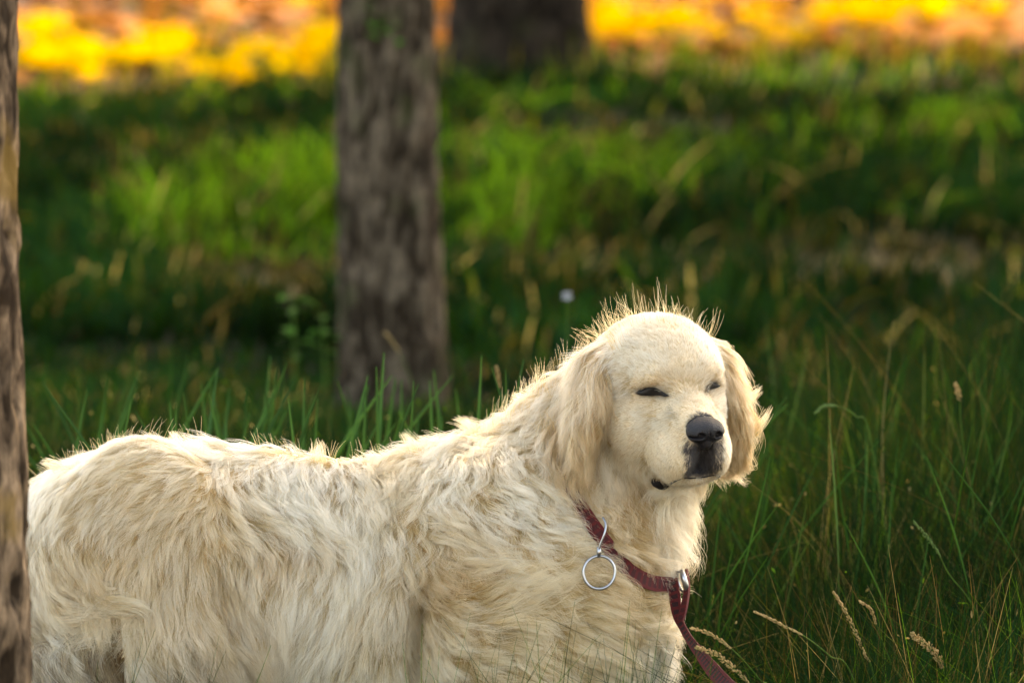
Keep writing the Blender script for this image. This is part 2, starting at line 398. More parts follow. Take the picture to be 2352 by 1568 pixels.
_lip = [ray_hit(1506, 1098), ray_hit(1528, 1108)]
def locks(p, n, K, lscale=1.0, liftscale=1.0, hscale=None):
    """grow K-point paths over the body"""
    d, g, ear, head, q = flow(p, n)
    N = len(p)
    L = g[:, 2] * (1 - head - ear) + 5.4 * ear
    back = np.clip((9 - q[:, 0]) / 9, 0, 1)
    L = L + head * (.55 + .9 * back + 1.2 * np.clip(-(q[:, 2] + 5) / 3, 0, 1) * back)
    lift = g[:, 3] * (1 - head - ear) + .55 * ear + head * (.22 + .25 * back)
    wav = g[:, 4] * (1 - head) * (1 - ear) + .65 * ear
    ne = np.minimum(np.hypot(q[:, 1] - EYE_L, (q[:, 2] - EYE_U) * 1.6), np.hypot(q[:, 1] + EYE_L, (q[:, 2] - EYE_U) * 1.6)); L = L * (1 - head * .8 * np.exp(-(ne / 2.2) ** 2)); lift = lift * (1 - head * .5 * np.exp(-(ne / 2.3) ** 2))
    r = rng.random(N)
    L = L * (.85 + .95 * r) * lscale * .01; lift = lift * (.15 + 1.1 * rng.random(N) ** 1.6) * liftscale * .01
    cs = collar_s(p); nearc = (np.abs(cs - 0.0) < .013) & (ear < .5) & (head < .5) & (np.linalg.norm(p - NK, axis=1) < .19)
    L = np.where(nearc, np.minimum(L, .007), L); lift = np.where(nearc, .003, lift)
    above = (cs > 0.013) & (cs < .07) & (ear < .5) & (head < .5) & (np.linalg.norm(p - NK, axis=1) < .22)
    free = (q[:, 2] * 0 + value_noise(p, 40, 91)) > .42
    X_, Y_ = pix(p); free |= (Y_ < 1010) | (p[:, 1] > .03)
    nearc &= ~((Y_ < 1000) & (cs > .004))
    L = np.where(above & ~free, np.minimum(L, np.maximum(.010, cs + .002)), L)
    P = np.zeros((N, K, 3)); P[:, 0] = p; cur = p.copy(); dd = d.copy()
    for k in range(1, K):
        t = k / (K - 1)
        nn = grad_f(cur)
        f2, _, _, _, _ = flow(cur, nn)
        dd = nrm(dd * .55 + f2 * .45)
        cur = cur + dd * (L / (K - 1))[:, None]
        tgt = lift * np.sin(min(t * 1.25, 1.0) * math.pi / 2) * (1 - .35 * t)
        h = sample_f(cur)
        cur = cur + nn * ((tgt - h) * .75)[:, None]
        P[:, k] = cur
    t = np.linspace(0, 1, K)[None, :]
    nn = n[:, None, :]; tan = nrm(P[:, -1] - P[:, 0])[:, None, :]; bi = np.cross(nn, tan)
    ph = 6.28 * value_noise(p, 30, 9)[:, None]; cyc = (.7 + .8 * rng.random(N))[:, None]
    A = (wav * L * .26)[:, None] * t ** .8
    P = P + bi * (A * (np.sin(ph + t * 6.28 * cyc) - np.sin(ph)))[..., None] + nn * (A * .45 * (np.cos(ph + t * 6.28 * cyc) - np.cos(ph)))[..., None]
    return P, L, ear, head, q, wav
def spawn(P, root_n, per, sigma, clump, jitter, lvar=.25):
    """children strands gathered round their parent's path"""
    N, K, _ = P.shape
    idx = np.repeat(np.arange(N), per)
    n = root_n[idx]; off = rng.normal(size=(len(idx), 3)) * (sigma[idx] if np.ndim(sigma) else sigma)[:, None] if np.ndim(sigma) else rng.normal(size=(len(idx), 3)) * sigma
    off -= (off * n).sum(1, keepdims=True) * n
    r = P[idx, 0] + off; g = grad_f(r); r = r - g * sample_f(r)[:, None]; off = r - P[idx, 0]
    t = np.linspace(0, 1, K)
    cl = clump[idx][:, None] if np.ndim(clump) else clump
    w = 1 - cl * (t ** 1.3)[None, :] if np.ndim(clump) == 0 else 1 - cl * (t ** 1.3)[None, :]
    s = 1 - lvar * rng.random(len(idx))
    Q = P[idx]; tt = t[None, :] * s[:, None] * (K - 1); i0 = np.minimum(tt.astype(int), K - 2); fr = (tt - i0)[..., None]
    ar = np.arange(len(idx))[:, None]
    Q = Q[ar, i0] * (1 - fr) + Q[ar, i0 + 1] * fr
    Q = Q + off[:, None, :] * w[..., None]
    if np.ndim(jitter) or jitter > 0:
        j = jitter[idx] if np.ndim(jitter) else jitter
        L = np.linalg.norm(P[idx, -1] - P[idx, 0], axis=1)
        v = rng.normal(size=(len(idx), 3)) * (j * L)[:, None]; v2 = rng.normal(size=(len(idx), 3)) * (j * L * .5)[:, None]
        Q = Q + v[:, None, :] * (t ** 1.6)[None, :, None] + v2[:, None, :] * (np.sin(t * 5.0) * t)[None, :, None]
    return Q, idx, g

def tint_for(p, ear, head, q, X, Y, rnd):
    """pigment of the coat: cream, tan on ears, bridge and brows, muddy towards the hind hem; brow and fold shading painted in"""
    base = np.array([.92, .76, .50]) ; tan = np.array([.72, .48, .21]); white = np.array([.97, .90, .76]); mud = np.array([.22, .145, .085])
    a = np.clip(.5 + .8 * value_noise(p, 9, 21) + .35 * value_noise(p, 28, 22), 0, 1)
    c = base * a[:, None] + white * (1 - a[:, None])
    k = np.clip(ear * .7, 0, 1)
    br = np.exp(-((q[:, 0] - 9.5) / 2.8) ** 2 - (q[:, 1] / 1.6) ** 2) * (q[:, 2] > -3.5) * .5
    eyes = sum(np.exp(-((q[:, 1] - 3.75 * s) / 2.2) ** 2 - ((q[:, 2] - .1) / 1.4) ** 2) for s in (-1, 1)) * (q[:, 0] > 3) * .55
    k = np.maximum(k, head * np.maximum(br, eyes))
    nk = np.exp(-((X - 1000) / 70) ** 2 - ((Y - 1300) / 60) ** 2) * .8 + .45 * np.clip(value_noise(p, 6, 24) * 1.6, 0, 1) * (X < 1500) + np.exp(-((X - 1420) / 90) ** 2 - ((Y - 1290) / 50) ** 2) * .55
    nk += np.exp(-((X - 200) / 60) ** 2 - ((Y - 1270) / 60) ** 2) * .4 + np.exp(-((X - 640) / 80) ** 2 - ((Y - 1225) / 25) ** 2) * .5  # tan on shoulder, throat and flank crease paints shading into the coat
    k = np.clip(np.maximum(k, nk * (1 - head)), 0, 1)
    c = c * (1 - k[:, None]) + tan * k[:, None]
    fw = head * np.exp(-((q[:, 2] - 2.4) / 2.0) ** 2) * .45
    c = c * (1 - fw[:, None]) + white * fw[:, None]
    c = c * (1 - .35 * head * np.exp(-((q[:, 2] - 1.6) / 1.0) ** 2) * (q[:, 0] > 4) * np.exp(-((np.abs(q[:, 1]) - 3.0) / 1.5) ** 2))[:, None] ** np.array([.5, .8, 1.2])  # brow shading painted into the fur colour above the eyes
    m = np.clip((Y - 1415 + 60 * value_noise(p, 25, 31)) / 90, 0, 1) * np.clip((560 - X) / 140, 0, 1)
    m = np.clip(m * 3.2 * (rnd - .18 + .3 * value_noise(p, 70, 33)), 0, .95) 
    c = c * (1 - m[:, None]) + mud * m[:, None]
    # dark smoky patch under the nose
    s = head * np.clip(1.7 - np.abs(q[:, 1] + .3 * value_noise(p, 250, 7)) / 1.35, 0, 1) * np.clip((q[:, 0] - 9.9) / 1.0, 0, 1) * np.clip((-q[:, 2] - 2.9) / 1, 0, 1) * np.clip((q[:, 2] + 8.3) / 1.8, 0, 1)
    s = np.clip(s * 6, 0, .985)
    for sg in (-1, 1):
        s = np.maximum(s, head * (q[:, 0] > 4) * .75 * np.exp(-((q[:, 1] - EYE_L * sg) / 1.9) ** 2 - ((q[:, 2] - EYE_U) / .62) ** 2))
        s = np.maximum(s, head * (q[:, 0] > 4) * .45 * np.exp(-((q[:, 1] - (EYE_L - 1.5) * sg) / .28) ** 2 - ((q[:, 2] - EYE_U + 1.3) / .9) ** 2))
    c = c * (1 - s[:, None]) + np.array([.035, .032, .04]) * s[:, None]
    return c * (.70 + .34 * rnd)[:, None]

def hair_mat(name, rough=.35, rad=.6, root=.38, trans=True):
    m, nt, N, L, out = new_mat(name)
    at = N('ShaderNodeAttribute'); at.attribute_name = 'tint'
    hi = N('ShaderNodeHairInfo')
    ramp = N('ShaderNodeMapRange'); ramp.inputs['To Min'].default_value = root; ramp.inputs['To Max'].default_value = 1.0; ramp.inputs['From Max'].default_value = .6  # roots darker: tan pigment, deepened to paint shade between the locks
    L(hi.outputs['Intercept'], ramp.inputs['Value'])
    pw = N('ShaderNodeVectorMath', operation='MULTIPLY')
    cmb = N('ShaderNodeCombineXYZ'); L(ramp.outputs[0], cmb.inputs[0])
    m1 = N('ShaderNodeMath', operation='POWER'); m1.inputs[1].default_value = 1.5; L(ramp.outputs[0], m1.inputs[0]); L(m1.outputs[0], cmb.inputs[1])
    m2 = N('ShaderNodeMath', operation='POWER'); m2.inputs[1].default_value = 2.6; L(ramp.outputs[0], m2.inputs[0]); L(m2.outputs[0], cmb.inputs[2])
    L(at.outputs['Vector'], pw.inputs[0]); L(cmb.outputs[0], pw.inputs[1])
    h = N('ShaderNodeBsdfHairPrincipled'); h.model = 'CHIANG'; h.parametrization = 'COLOR'
    L(pw.outputs[0], h.inputs['Color']); h.inputs['Roughness'].default_value = rough; h.inputs['Radial Roughness'].default_value = rad
    d = N('ShaderNodeBsdfDiffuse'); t = N('ShaderNodeBsdfTranslucent'); L(pw.outputs[0], d.inputs[0]); L(pw.outputs[0], t.inputs[0])
    a = N('ShaderNodeMixShader'); a.inputs[0].default_value = .30; L(d.outputs[0], a.inputs[1]); L(t.outputs[0], a.inputs[2])
    b = N('ShaderNodeMixShader'); b.inputs[0].default_value = HAIRMIX; L(a.outputs[0], b.inputs[1]); L(h.outputs[0], b.inputs[2])
    L(b.outputs[0], out.inputs[0])
    return m
m_hair = hair_mat('coat')

def coat(nlock, nsub, nstr, weight=None, K=10, lscale=1.0, liftscale=1.0, name='fur', rad=.00020):
    p, n = sample_surface(nlock, weight)
    P, L, ear, head, q, wav = locks(p, n, K, lscale, liftscale)
    hs = np.clip(head + .0, 0, 1)
    sub, i1, n1 = spawn(P, n, nsub, .0048 * (1 - .3 * hs), .84 * (1 - .9 * hs), .05 - .03 * hs)
    st, i2, n2 = spawn(sub, n1, nstr, np.full(len(sub), .0016), np.full(len(sub), .86) * (1 - .7 * hs[i1]), np.full(len(sub), .03))
    root = st[:, 0]
    ear, head, q = regions(root)
    gap = (np.abs(q[:, 0] - 2.4) < 1.0) & (np.abs(np.abs(q[:, 1]) - 7.2) < .9) & (q[:, 2] < .4) & (q[:, 2] > -7.6)
    keep = ~gap & ~((nose_mask(q) | eye_mask(q)) & (head > .2)) & (np.minimum(np.linalg.norm(root - _lip[0], axis=1), np.linalg.norm(root - _lip[1], axis=1)) > .0076)
    st, root, ear, head, q = st[keep], root[keep], ear[keep], head[keep], q[keep]
    n2 = n2[keep]
    X, Y = pix(root)
    lockr = value_noise(np.stack([i1[i2][keep] * .37, i1[i2][keep] * .11, 0 * X], -1), 1.0, 4) * .5 + .5
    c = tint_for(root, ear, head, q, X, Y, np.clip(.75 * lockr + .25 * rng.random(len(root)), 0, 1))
    t = np.linspace(0, 1, K)[None, :]
    r = rad * (.8 + .5 * rng.random(len(root)))[:, None] * (1 - .75 * t ** 1.5) * (1 - .3 * head[:, None])
    return st - n2[:, None, :] * .0006 * (1 - t[..., None]), r, c
def w_body(c, n):
    e = fam(c, EARP); h = fam(c, HEADP)
    side = np.where(n[:, 1] > .35, .35, 1.0)
    low = np.where(c[:, 2] < .27, .25, 1.0)
    return side * low * np.where(h < .012, .0 + .0, 1.0) + 0.6 * (e < .009)
def w_head(c, n):
    h = fam(c, HEADP); q = loc(c)
    return np.where((h < .016), 1.0, 0) * np.where((n @ Fh) < -.3, .3, 1.0)
DENS = 1.7
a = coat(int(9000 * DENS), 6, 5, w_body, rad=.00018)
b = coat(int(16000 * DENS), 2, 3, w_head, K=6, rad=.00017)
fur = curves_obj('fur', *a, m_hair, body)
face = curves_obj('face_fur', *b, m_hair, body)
# long stray hairs standing on the crown, nape and back
def strays():
    p, n = sample_surface(60000, lambda c, nn: np.where(nn[:, 2] > .25, 1.0, 0))
    X, Y = pix(p); q = loc(p); ear, head, _ = regions(p)
    crown = (q[:, 2] > 3.6) & (q[:, 0] < 2.2) & (ear < .5)
    nape = (X > 1130) & (X < 1420) & (Y < 1010) & (ear < .5)
    backl = (X < 1130) & (Y < 1180)
    pr = .24 * crown * (value_noise(p, 70, 77) > -.1) + .36 * nape * (value_noise(p, 45, 78) > 0) + .05 * backl * (value_noise(p, 30, 79) > .1)
    k = rng.random(len(p)) < pr * 1.0; p, n, crown, nape = p[k], n[k], crown[k], nape[k]
    K = 8; t = np.linspace(0, 1, K)[None, :, None]
    L = np.where(crown, .010 + .028 * rng.random(len(p)) ** 1.5, np.where(nape, .014 + .022 * rng.random(len(p)), .014 + .016 * rng.random(len(p))))
    lean = vnoise3(p, 26, 60) * .5 + rng.normal(size=(len(p), 3)) * .09
    up = nrm(n * .75 + np.array([0, 0, .6]) + lean); bend = rng.normal(size=(len(p), 3)) * .10 + vnoise3(p, 30, 66) * .45
    P = p[:, None, :] + (up[:, None, :] * t + bend[:, None, :] * t * t) * L[:, None, None]
    r = np.full((len(p), K), .00014) * (1 - .6 * t[..., 0])
    c = np.array([.80, .56, .24]) * (.85 + .3 * rng.random(len(p)))[:, None]
    # tufts that break the outline of the back and nape
    for px, py, dx, dz, ln in ((1098, 975, -.5, .9, .030), (1150, 945, -.9, .5, .026), (1075, 985, .3, .9, .024), (945, 1015, .25, .9, .026), (1000, 1010, -.3, .9, .020), (728, 1030, .4, .9, .024), (640, 1035, -.6, .8, .020), (412, 1005, .2, .9, .018), (150, 1075, -.5, .8, .024), (120, 1090, -.8, .6, .02), (860, 1050, .2, .9, .018), (1215, 915, -.6, .8, .022), (1730, 985, .9, .15, .030), (1712, 905, 1, .1, .022), (1655, 1105, .6, -.8, .022), (1540, 1450, .8, -.5, .02)):
        c0 = W(px, py + 12, rng.uniform(-.04, .03) if px < 1600 else H(-1, 9.0, -3)[1])
        if px > 1600 and px < 1700: c0 = W(px - 8, py - 4, H(2, 6, -8)[1])
        m = 110; q0 = c0 + rng.normal(size=(m, 3)) * (.006, .010, .004); g = grad_f(q0); q0 = q0 - g * sample_f(q0)[:, None]
        d0 = nrm(np.array([dx, 0, dz]) + rng.normal(size=(m, 3)) * .10); cu = np.array([-dz, 0, dx]) * rng.uniform(.3, .8)
        LL = ln * rng.uniform(.6, 1.15, m)[:, None, None]; PP = q0[:, None, :] * (1 - .5 * t ** 1.2) + (q0.mean(0)[None, None, :]) * .5 * t ** 1.2 + (d0[:, None, :] * t + cu * t * t) * LL
        P = np.concatenate([P, PP]); r = np.concatenate([r, np.full((m, K), .00020) * (1 - .6 * t[..., 0])]); c = np.concatenate([c, np.array([.90, .72, .42]) * rng.uniform(.85, 1.1, (m, 1))])
    return P, r, c
stray = curves_obj('stray_hair', *strays(), m_hair, body)
# ------------------------------------------------------------------ nose, eyes, lips
NOSE_C = H(12.6, 0, -2.6); _q = loc(BV); _hd = fam(BV, HEADP) < .02
_dk = _hd * np.clip(1.5 - np.abs(_q[:, 1]) / 1.4, 0, 1) * np.clip((_q[:, 0] - 9.9) / .8, 0, 1) * np.clip((-_q[:, 2] - 2.8) / .8, 0, 1) * np.clip((_q[:, 2] + 8.6) / .8, 0, 1)
for sg in (-1, 1): _dk = np.maximum(_dk, _hd * (_q[:, 0] > 4) * np.clip(1.6 - np.hypot((_q[:, 1] - EYE_L * sg) / 1.15, (_q[:, 2] - EYE_U) / .5), 0, 1))
_dk = np.maximum(_dk, np.linalg.norm((BV - NOSE_C) * 100, axis=1) < 2.0)
for _l in _lip: _dk = np.maximum(_dk, np.linalg.norm(BV - _l, axis=1) < .011)
body.data.attributes.new('dark_skin', 'FLOAT', 'POINT').data.foreach_set('value', np.clip(_dk * 1.5, 0, 1).astype(np.float32))
_nt = m_skin.node_tree; _b = _nt.nodes['Principled BSDF']; _src = _b.inputs['Base Color'].links[0].from_socket
_at = _nt.nodes.new('ShaderNodeAttribute'); _at.attribute_name = 'dark_skin'; _mx = _nt.nodes.new('ShaderNodeMix'); _mx.data_type = 'RGBA'; _mx.inputs['B'].default_value = (.012, .010, .012, 1)
_nt.links.new(_at.outputs['Fac'], _mx.inputs['Factor']); _nt.links.new(_src, _mx.inputs['A']); _nt.links.new(_mx.outputs['Result'], _b.inputs['Base Color'])

def small_field(c, R, half, vx, prims):
    """prims: (sub, f,l,u, rf,rl,ru, k) in cm around c, in the frame R"""
    n = [int(2 * h / vx) for h in half]
    ax = [-h + vx * np.arange(m) for h, m in zip(half, n)]
    X = np.stack(np.meshgrid(*ax, indexing='ij'), -1); A = np.full(X.shape[:3], 2.0)
    for sub, f, l, u, rf, rl, ru, k in prims:
        P = X - (f, l, u); r = np.array([rf, rl, ru]); k0 = np.linalg.norm(P / r, axis=-1); k1 = np.linalg.norm(P / r ** 2, axis=-1) + 1e-9
        d = k0 * (k0 - 1) / k1
        if sub: h = np.maximum(k - np.abs(A + d), 0) / k; A = np.maximum(A, -d) + h * h * k * .25
        else: h = np.maximum(k - np.abs(A - d), 0) / k; A = np.minimum(A, d) - h * h * k * .25
    g = vdb.FloatGrid(2.0); g.copyFromArray(A.astype(np.float32)); p, q = g.convertToQuads(0.0)
    P = (np.asarray(p) * vx - np.array(half)) * .01
    return c + P @ R, np.asarray(q)[:, ::-1].copy()
NOSE = H(13.0, 0, -2.45)
pr = [(0, 0, 0, 0, 1.55, 1.95, 1.35, .3), (0, .35, -1.05, -.25, 1.25, 1.15, 1.1, .5), (0, .35, 1.05, -.25, 1.25, 1.15, 1.1, .5),
      (0, .1, 0, -1.4, 1.2, .8, .9, .5), (0, .75, 0, .1, .9, 1.0, .9, .5)]
for s in (-1, 1):
    pr += [(1, 1.55, 1.0 * s, -.35, .8, .42, .36, .2), (1, 1.1, 1.75 * s, -.55, .8, .6, .16, .12)]
pr += [(1, 1.75, 0, -.9, .35, .07, 1.2, .1)]
nv, nq = small_field(NOSE, Rh, (2.6, 2.9, 2.9), .075, pr)
m_nose = simple_mat('nose_leather', (.009, .008, .010), .48, noise=.3, scale=650, bump=.0014, spec=.35)
mesh_obj('nose', nv, nq, m_nose, body)

m_lid = simple_mat('dark_eyelid', (.009, .007, .006), .6, spec=.3)
m_eye = simple_mat('eyeball', (.008, .005, .004), .3, spec=.12)
def surf_along(c, d, off=0.0):
    p = np.array(c, float)[None]
    for _ in range(160):
        f = sample_f(p)[0] - off
        if f < .0002: break
        p = p + d * max(min(f, .01) * .6, .0003)
    return p[0]
for s in (-1, 1):
    V, Fc = [], []; nx, ny = 24, 6
    for i in range(nx + 1):
        x = -1.5 + 3.0 * i / nx; lo, hi = eye_shape(x, s)
        for j in range(ny + 1):
            u = lo + (hi - lo) * j / ny
            edge = min(j, ny - j) / (ny / 2); bulge = .0016 * math.sqrt(max(0, edge)) * (1 - abs(x) / 1.55)
            V.append(surf_along(H(10.5, EYE_L * s + x, EYE_U + u - .09 * x * s), -Fh, .0022 + bulge))
    for i in range(nx):
        for j in range(ny):
            a = i * (ny + 1) + j; Fc.append((a, a + 1, a + ny + 2, a + ny + 1))
    lid = mesh_obj('eyelid', V, Fc, m_lid, body)
    c0 = surf_along(H(10.5, EYE_L * s - .1 * s, EYE_U + .05), -Fh, 0); c0 = c0 - grad_f(c0[None])[0] * .0052 - Fh * .0004
    ev, eq = small_field(c0, Rh, (1.1, 1.1, 1.1), .1, [(0, 0, 0, 0, .76, .76, .76, .1)])
    mesh_obj('eyeball', ev, eq, m_eye, lid)

def tube(path, rad, seg=10, closed=False):
    path = np.asarray(path, float); n = len(path); rad = np.broadcast_to(rad, (n,)); V, Fc = [], []
    T = np.roll(path, -1, 0) - np.roll(path, 1, 0)
    if not closed: T[0] = path[1] - path[0]; T[-1] = path[-1] - path[-2]
    T = nrm(T); up = np.cross(T[0], [0.3, 1, .2]); up = up / np.linalg.norm(up)
    for i in range(n):
        up = up - (up @ T[i]) * T[i]; up = up / np.linalg.norm(up); b = np.cross(T[i], up)
        for k in range(seg):
            a = 2 * math.pi * k / seg; V.append(path[i] + rad[i] * (math.cos(a) * up + math.sin(a) * b))
    m = n if closed else n - 1
    for i in range(m):
        for k in range(seg):
            a, b2 = i * seg + k, i * seg + (k + 1) % seg; c, d = ((i + 1) % n) * seg + (k + 1) % seg, ((i + 1) % n) * seg + k
            Fc.append((a, b2, c, d))
    if not closed: Fc += [tuple(range(seg))[::-1], tuple((n - 1) * seg + k for k in range(seg))]
    return V, Fc
def smooth_path(pts, n):
    pts = np.asarray(pts, float); t = np.linspace(0, len(pts) - 1, n); out = []
    for x in t:
        i = min(int(x), len(pts) - 2); f = x - i
        p0, p1, p2, p3 = pts[max(i - 1, 0)], pts[i], pts[i + 1], pts[min(i + 2, len(pts) - 1)]
        out.append(.5 * ((2 * p1) + (-p0 + p2) * f + (2 * p0 - 5 * p1 + 4 * p2 - p3) * f * f + (-p0 + 3 * p1 - 3 * p2 + p3) * f ** 3))
    return np.array(out)
lipx = [(1502, 1094), (1514, 1103), (1530, 1108), (1548, 1105), (1572, 1098), (1600, 1097), (1625, 1095)]
lp = [ray_hit(*q) for q in lipx]
lp = smooth_path([p for p in lp if p is not None], 28)
lr = np.interp(np.linspace(0, 1, 28), [0, .1, .28, .42, .55, 1], [.002, .0088, .0092, .0030, .0006, .0006])
m_lip = simple_mat('dark_lip', (.010, .008, .009), .8, spec=.2)
q = (lp - HC) @ Rh.T; q2 = q.copy(); q2[:, 1] *= -1
for pp in (lp, HC + q2 @ Rh): mesh_obj('lip', *tube(pp, lr), m_lip, body)
# ------------------------------------------------------------------ collar and leash
def strap(path, nor, width, thick, name, mat, parent=None, closed=False):
    path = np.asarray(path); n = len(path); width = np.broadcast_to(width, (n,)); V, Fc = [], []
    T = nrm(np.roll(path, -1, 0) - np.roll(path, 1, 0))
    if not closed: T[0] = nrm(path[1] - path[0]); T[-1] = nrm(path[-1] - path[-2])
    cross = [(-.5, -.5), (-.25, -.5), (0, -.5), (.25, -.5), (.5, -.5), (.5, .5), (.25, .5), (0, .5), (-.25, .5), (-.5, .5)]; K = len(cross)
    for i in range(n):
        nn = nor[i] - (nor[i] @ T[i]) * T[i]; nn = nn / np.linalg.norm(nn); b = np.cross(T[i], nn)
        for x, z in cross: V.append(path[i] + b * x * width[i] + nn * z * thick)
    m = n if closed else n - 1; uv = []
    ln = np.concatenate([[0], np.cumsum(np.linalg.norm(np.diff(path, axis=0), axis=1))]); ln = np.append(ln, ln[-1] + .01)
    for i in range(m):
        for k in range(K):
            a, b2 = i * K + k, i * K + (k + 1) % K; c, d = ((i + 1) % n) * K + (k + 1) % K, ((i + 1) % n) * K + k
            Fc.append((a, b2, c, d)); x0, x1 = cross[k][0] + .5, cross[(k + 1) % K][0] + .5
            uv += [(x0, ln[i] * 100), (x1, ln[i] * 100), (x1, ln[i + 1] * 100), (x0, ln[i + 1] * 100)]
    o = mesh_obj(name, V, Fc, mat, parent, smooth=False)
    l = o.data.uv_layers.new(name='uv'); l.data.foreach_set('uv', np.array(uv, np.float32).ravel())
    return o
def web_mat(name, windows):
    m, nt, N, L, out = new_mat(name)
    uv = N('ShaderNodeUVMap'); uv.uv_map = 'uv'; sep = N('ShaderNodeSeparateXYZ'); L(uv.outputs[0], sep.inputs[0])
    def M(op, a, b=None):
        n = N('ShaderNodeMath', operation=op)
        for i, x in enumerate((a, b)):
            if x is None: continue
            if isinstance(x, (int, float)): n.inputs[i].default_value = x
            else: L(x, n.inputs[i])
        return n.outputs[0]
    fr = M('FRACT', M('MULTIPLY', sep.outputs[1], 1.15)); row = M('GREATER_THAN', fr, .42)
    mid = M('LESS_THAN', M('ABSOLUTE', M('SUBTRACT', sep.outputs[0], .5)), .30)
    mask = M('MULTIPLY', row, mid)
    tc = N('ShaderNodeTexCoord'); no = N('ShaderNodeTexNoise'); no.inputs['Scale'].default_value = 350; L(tc.outputs['Object'], no.inputs['Vector'])
    mix = N('ShaderNodeMix', data_type='RGBA'); mix.inputs['A'].default_value = (.13, .002, .003, 1); mix.inputs['B'].default_value = (.022, .002, .003, 1)
    L(M('MULTIPLY', mask, .9 if windows else .6), mix.inputs['Factor'])
    mix2 = N('ShaderNodeMix', data_type='RGBA', blend_type='MULTIPLY'); mix2.inputs['Factor'].default_value = .8
    L(mix.outputs['Result'], mix2.inputs['A']); r = N('ShaderNodeMapRange'); r.inputs['To Min'].default_value = .5; r.inputs['To Max'].default_value = 1.35
    L(no.outputs['Fac'], r.inputs['Value']); L(r.outputs[0], mix2.inputs['B'])
    b = N('ShaderNodeBsdfPrincipled'); b.inputs['Roughness'].default_value = .75; L(mix2.outputs['Result'], b.inputs['Base Color'])
    wv = M('SINE', M('MULTIPLY', sep.outputs[1], 42)); bp = N('ShaderNodeBump'); bp.inputs['Distance'].default_value = .0006; L(wv, bp.inputs['Height']); L(bp.outputs[0], b.inputs['Normal'])
    L(b.outputs[0], out.inputs[0]); return m
m_web = web_mat('red_webbing', False); m_web2 = web_mat('ladder_webbing', True)
m_steel = simple_mat('chrome_steel', (.36, .37, .40), .34, metal=1.0)

collar = empty('dog_collar', tuple(NK), label='dark red fabric collar with steel ring around the neck of the cream dog', category='collar')
ring = CR; nn_ = grad_f(CR, .004, F_N)
band = strap(ring - NK, nn_, .0175, .0032, 'band', m_web, collar, closed=True)
def ringmesh(c, R, r, ax1, ax2, seg=40):
    return tube([c + R * (math.cos(2 * math.pi * k / seg) * ax1 + math.sin(2 * math.pi * k / seg) * ax2) for k in range(seg)], r, 8, True)
hr = ray_hit(1376, 1311, .006); hc = ray_hit(1378, 1225, .012)
ctr = hr + np.array([0, -.012, 0]); ax1 = nrm(np.array([1, .25, .0])); ax2 = np.array([0, .12, 1.0])
mesh_obj('tag_ring', *ringmesh(ctr - NK, .0182, .0017, ax1, ax2), m_steel, collar)
top = ctr + ax2 * .0205
lk = [top + np.array([0, 0, -.003]), top + (-.0006, -.002, .004), top + (.002, -.003, .013), top + (.0062, -.003, .024), top + (.0072, .001, .034), top + (.004, .006, .040)]
mesh_obj('tag_link', *tube(smooth_path(np.array(lk) - NK, 24), .0013, 8), m_steel, collar)
mesh_obj('link_joint', *tube([top + (-.0006, -.001, -.004) - NK, top + (-.0002, -.001, .002) - NK, top + (-.0004, -.001, .008) - NK], [.0022, .0028, .0024], 10), m_steel, collar)
pc = W(1566, 1335, -.035)
mesh_obj('leash_ring', *ringmesh(pc - NK, .012, .0018, nrm(np.array([.35, -.9, .1])), nrm(np.array([.25, 0, -1]))), m_steel, collar)

leash = empty('dog_leash', tuple(W(1570, 1345, -.04)), label='red ladder-patterned leash hanging from the dog collar into the grass', category='leash')
LO_ = np.array(leash.location)
lpx = [(1546, 1330, -.040, 1.3), (1550, 1370, -.055, 1.7), (1556, 1412, -.062, 1.3), (1568, 1440, -.075, 1.0), (1584, 1468, -.10, 1.1), (1608, 1500, -.14, 1.5), (1636, 1536, -.19, 2.0), (1668, 1572, -.24, 2.2), (1710, 1612, -.30, 2.2), (1760, 1680, -.36, 2.2)]
lpth = smooth_path([W(a, b, c) for a, b, c, w in lpx], 70); lw = np.interp(np.linspace(0, 1, 70), np.linspace(0, 1, len(lpx)), [q[3] for q in lpx]) * .0082
nr = np.array([nrm(np.array([-.5 + .35 * i / 69, -1, .25])) for i in range(70)])
strap(lpth - LO_, nr, lw, .0028, 'webbing_strap', m_web2, leash)
l2 = smooth_path([W(1574, 1312, -.02), W(1578, 1345, -.05), W(1572, 1390, -.07), W(1562, 1425, -.075)], 24)
strap(l2 - LO_, np.tile(nrm(np.array([-.9, -1, .1])), (24, 1)), .009, .0028, 'loop_strap', m_web, leash)
ck = [W(1566, 1308, -.05), W(1570, 1325, -.056), W(1575, 1342, -.056), W(1579, 1358, -.054)]
mesh_obj('snap_hook', *tube(smooth_path(np.array(ck) - LO_, 16), np.interp(np.linspace(0, 1, 16), [0, .3, .7, 1], [.0018, .0034, .0034, .002]), 10), m_steel, leash)
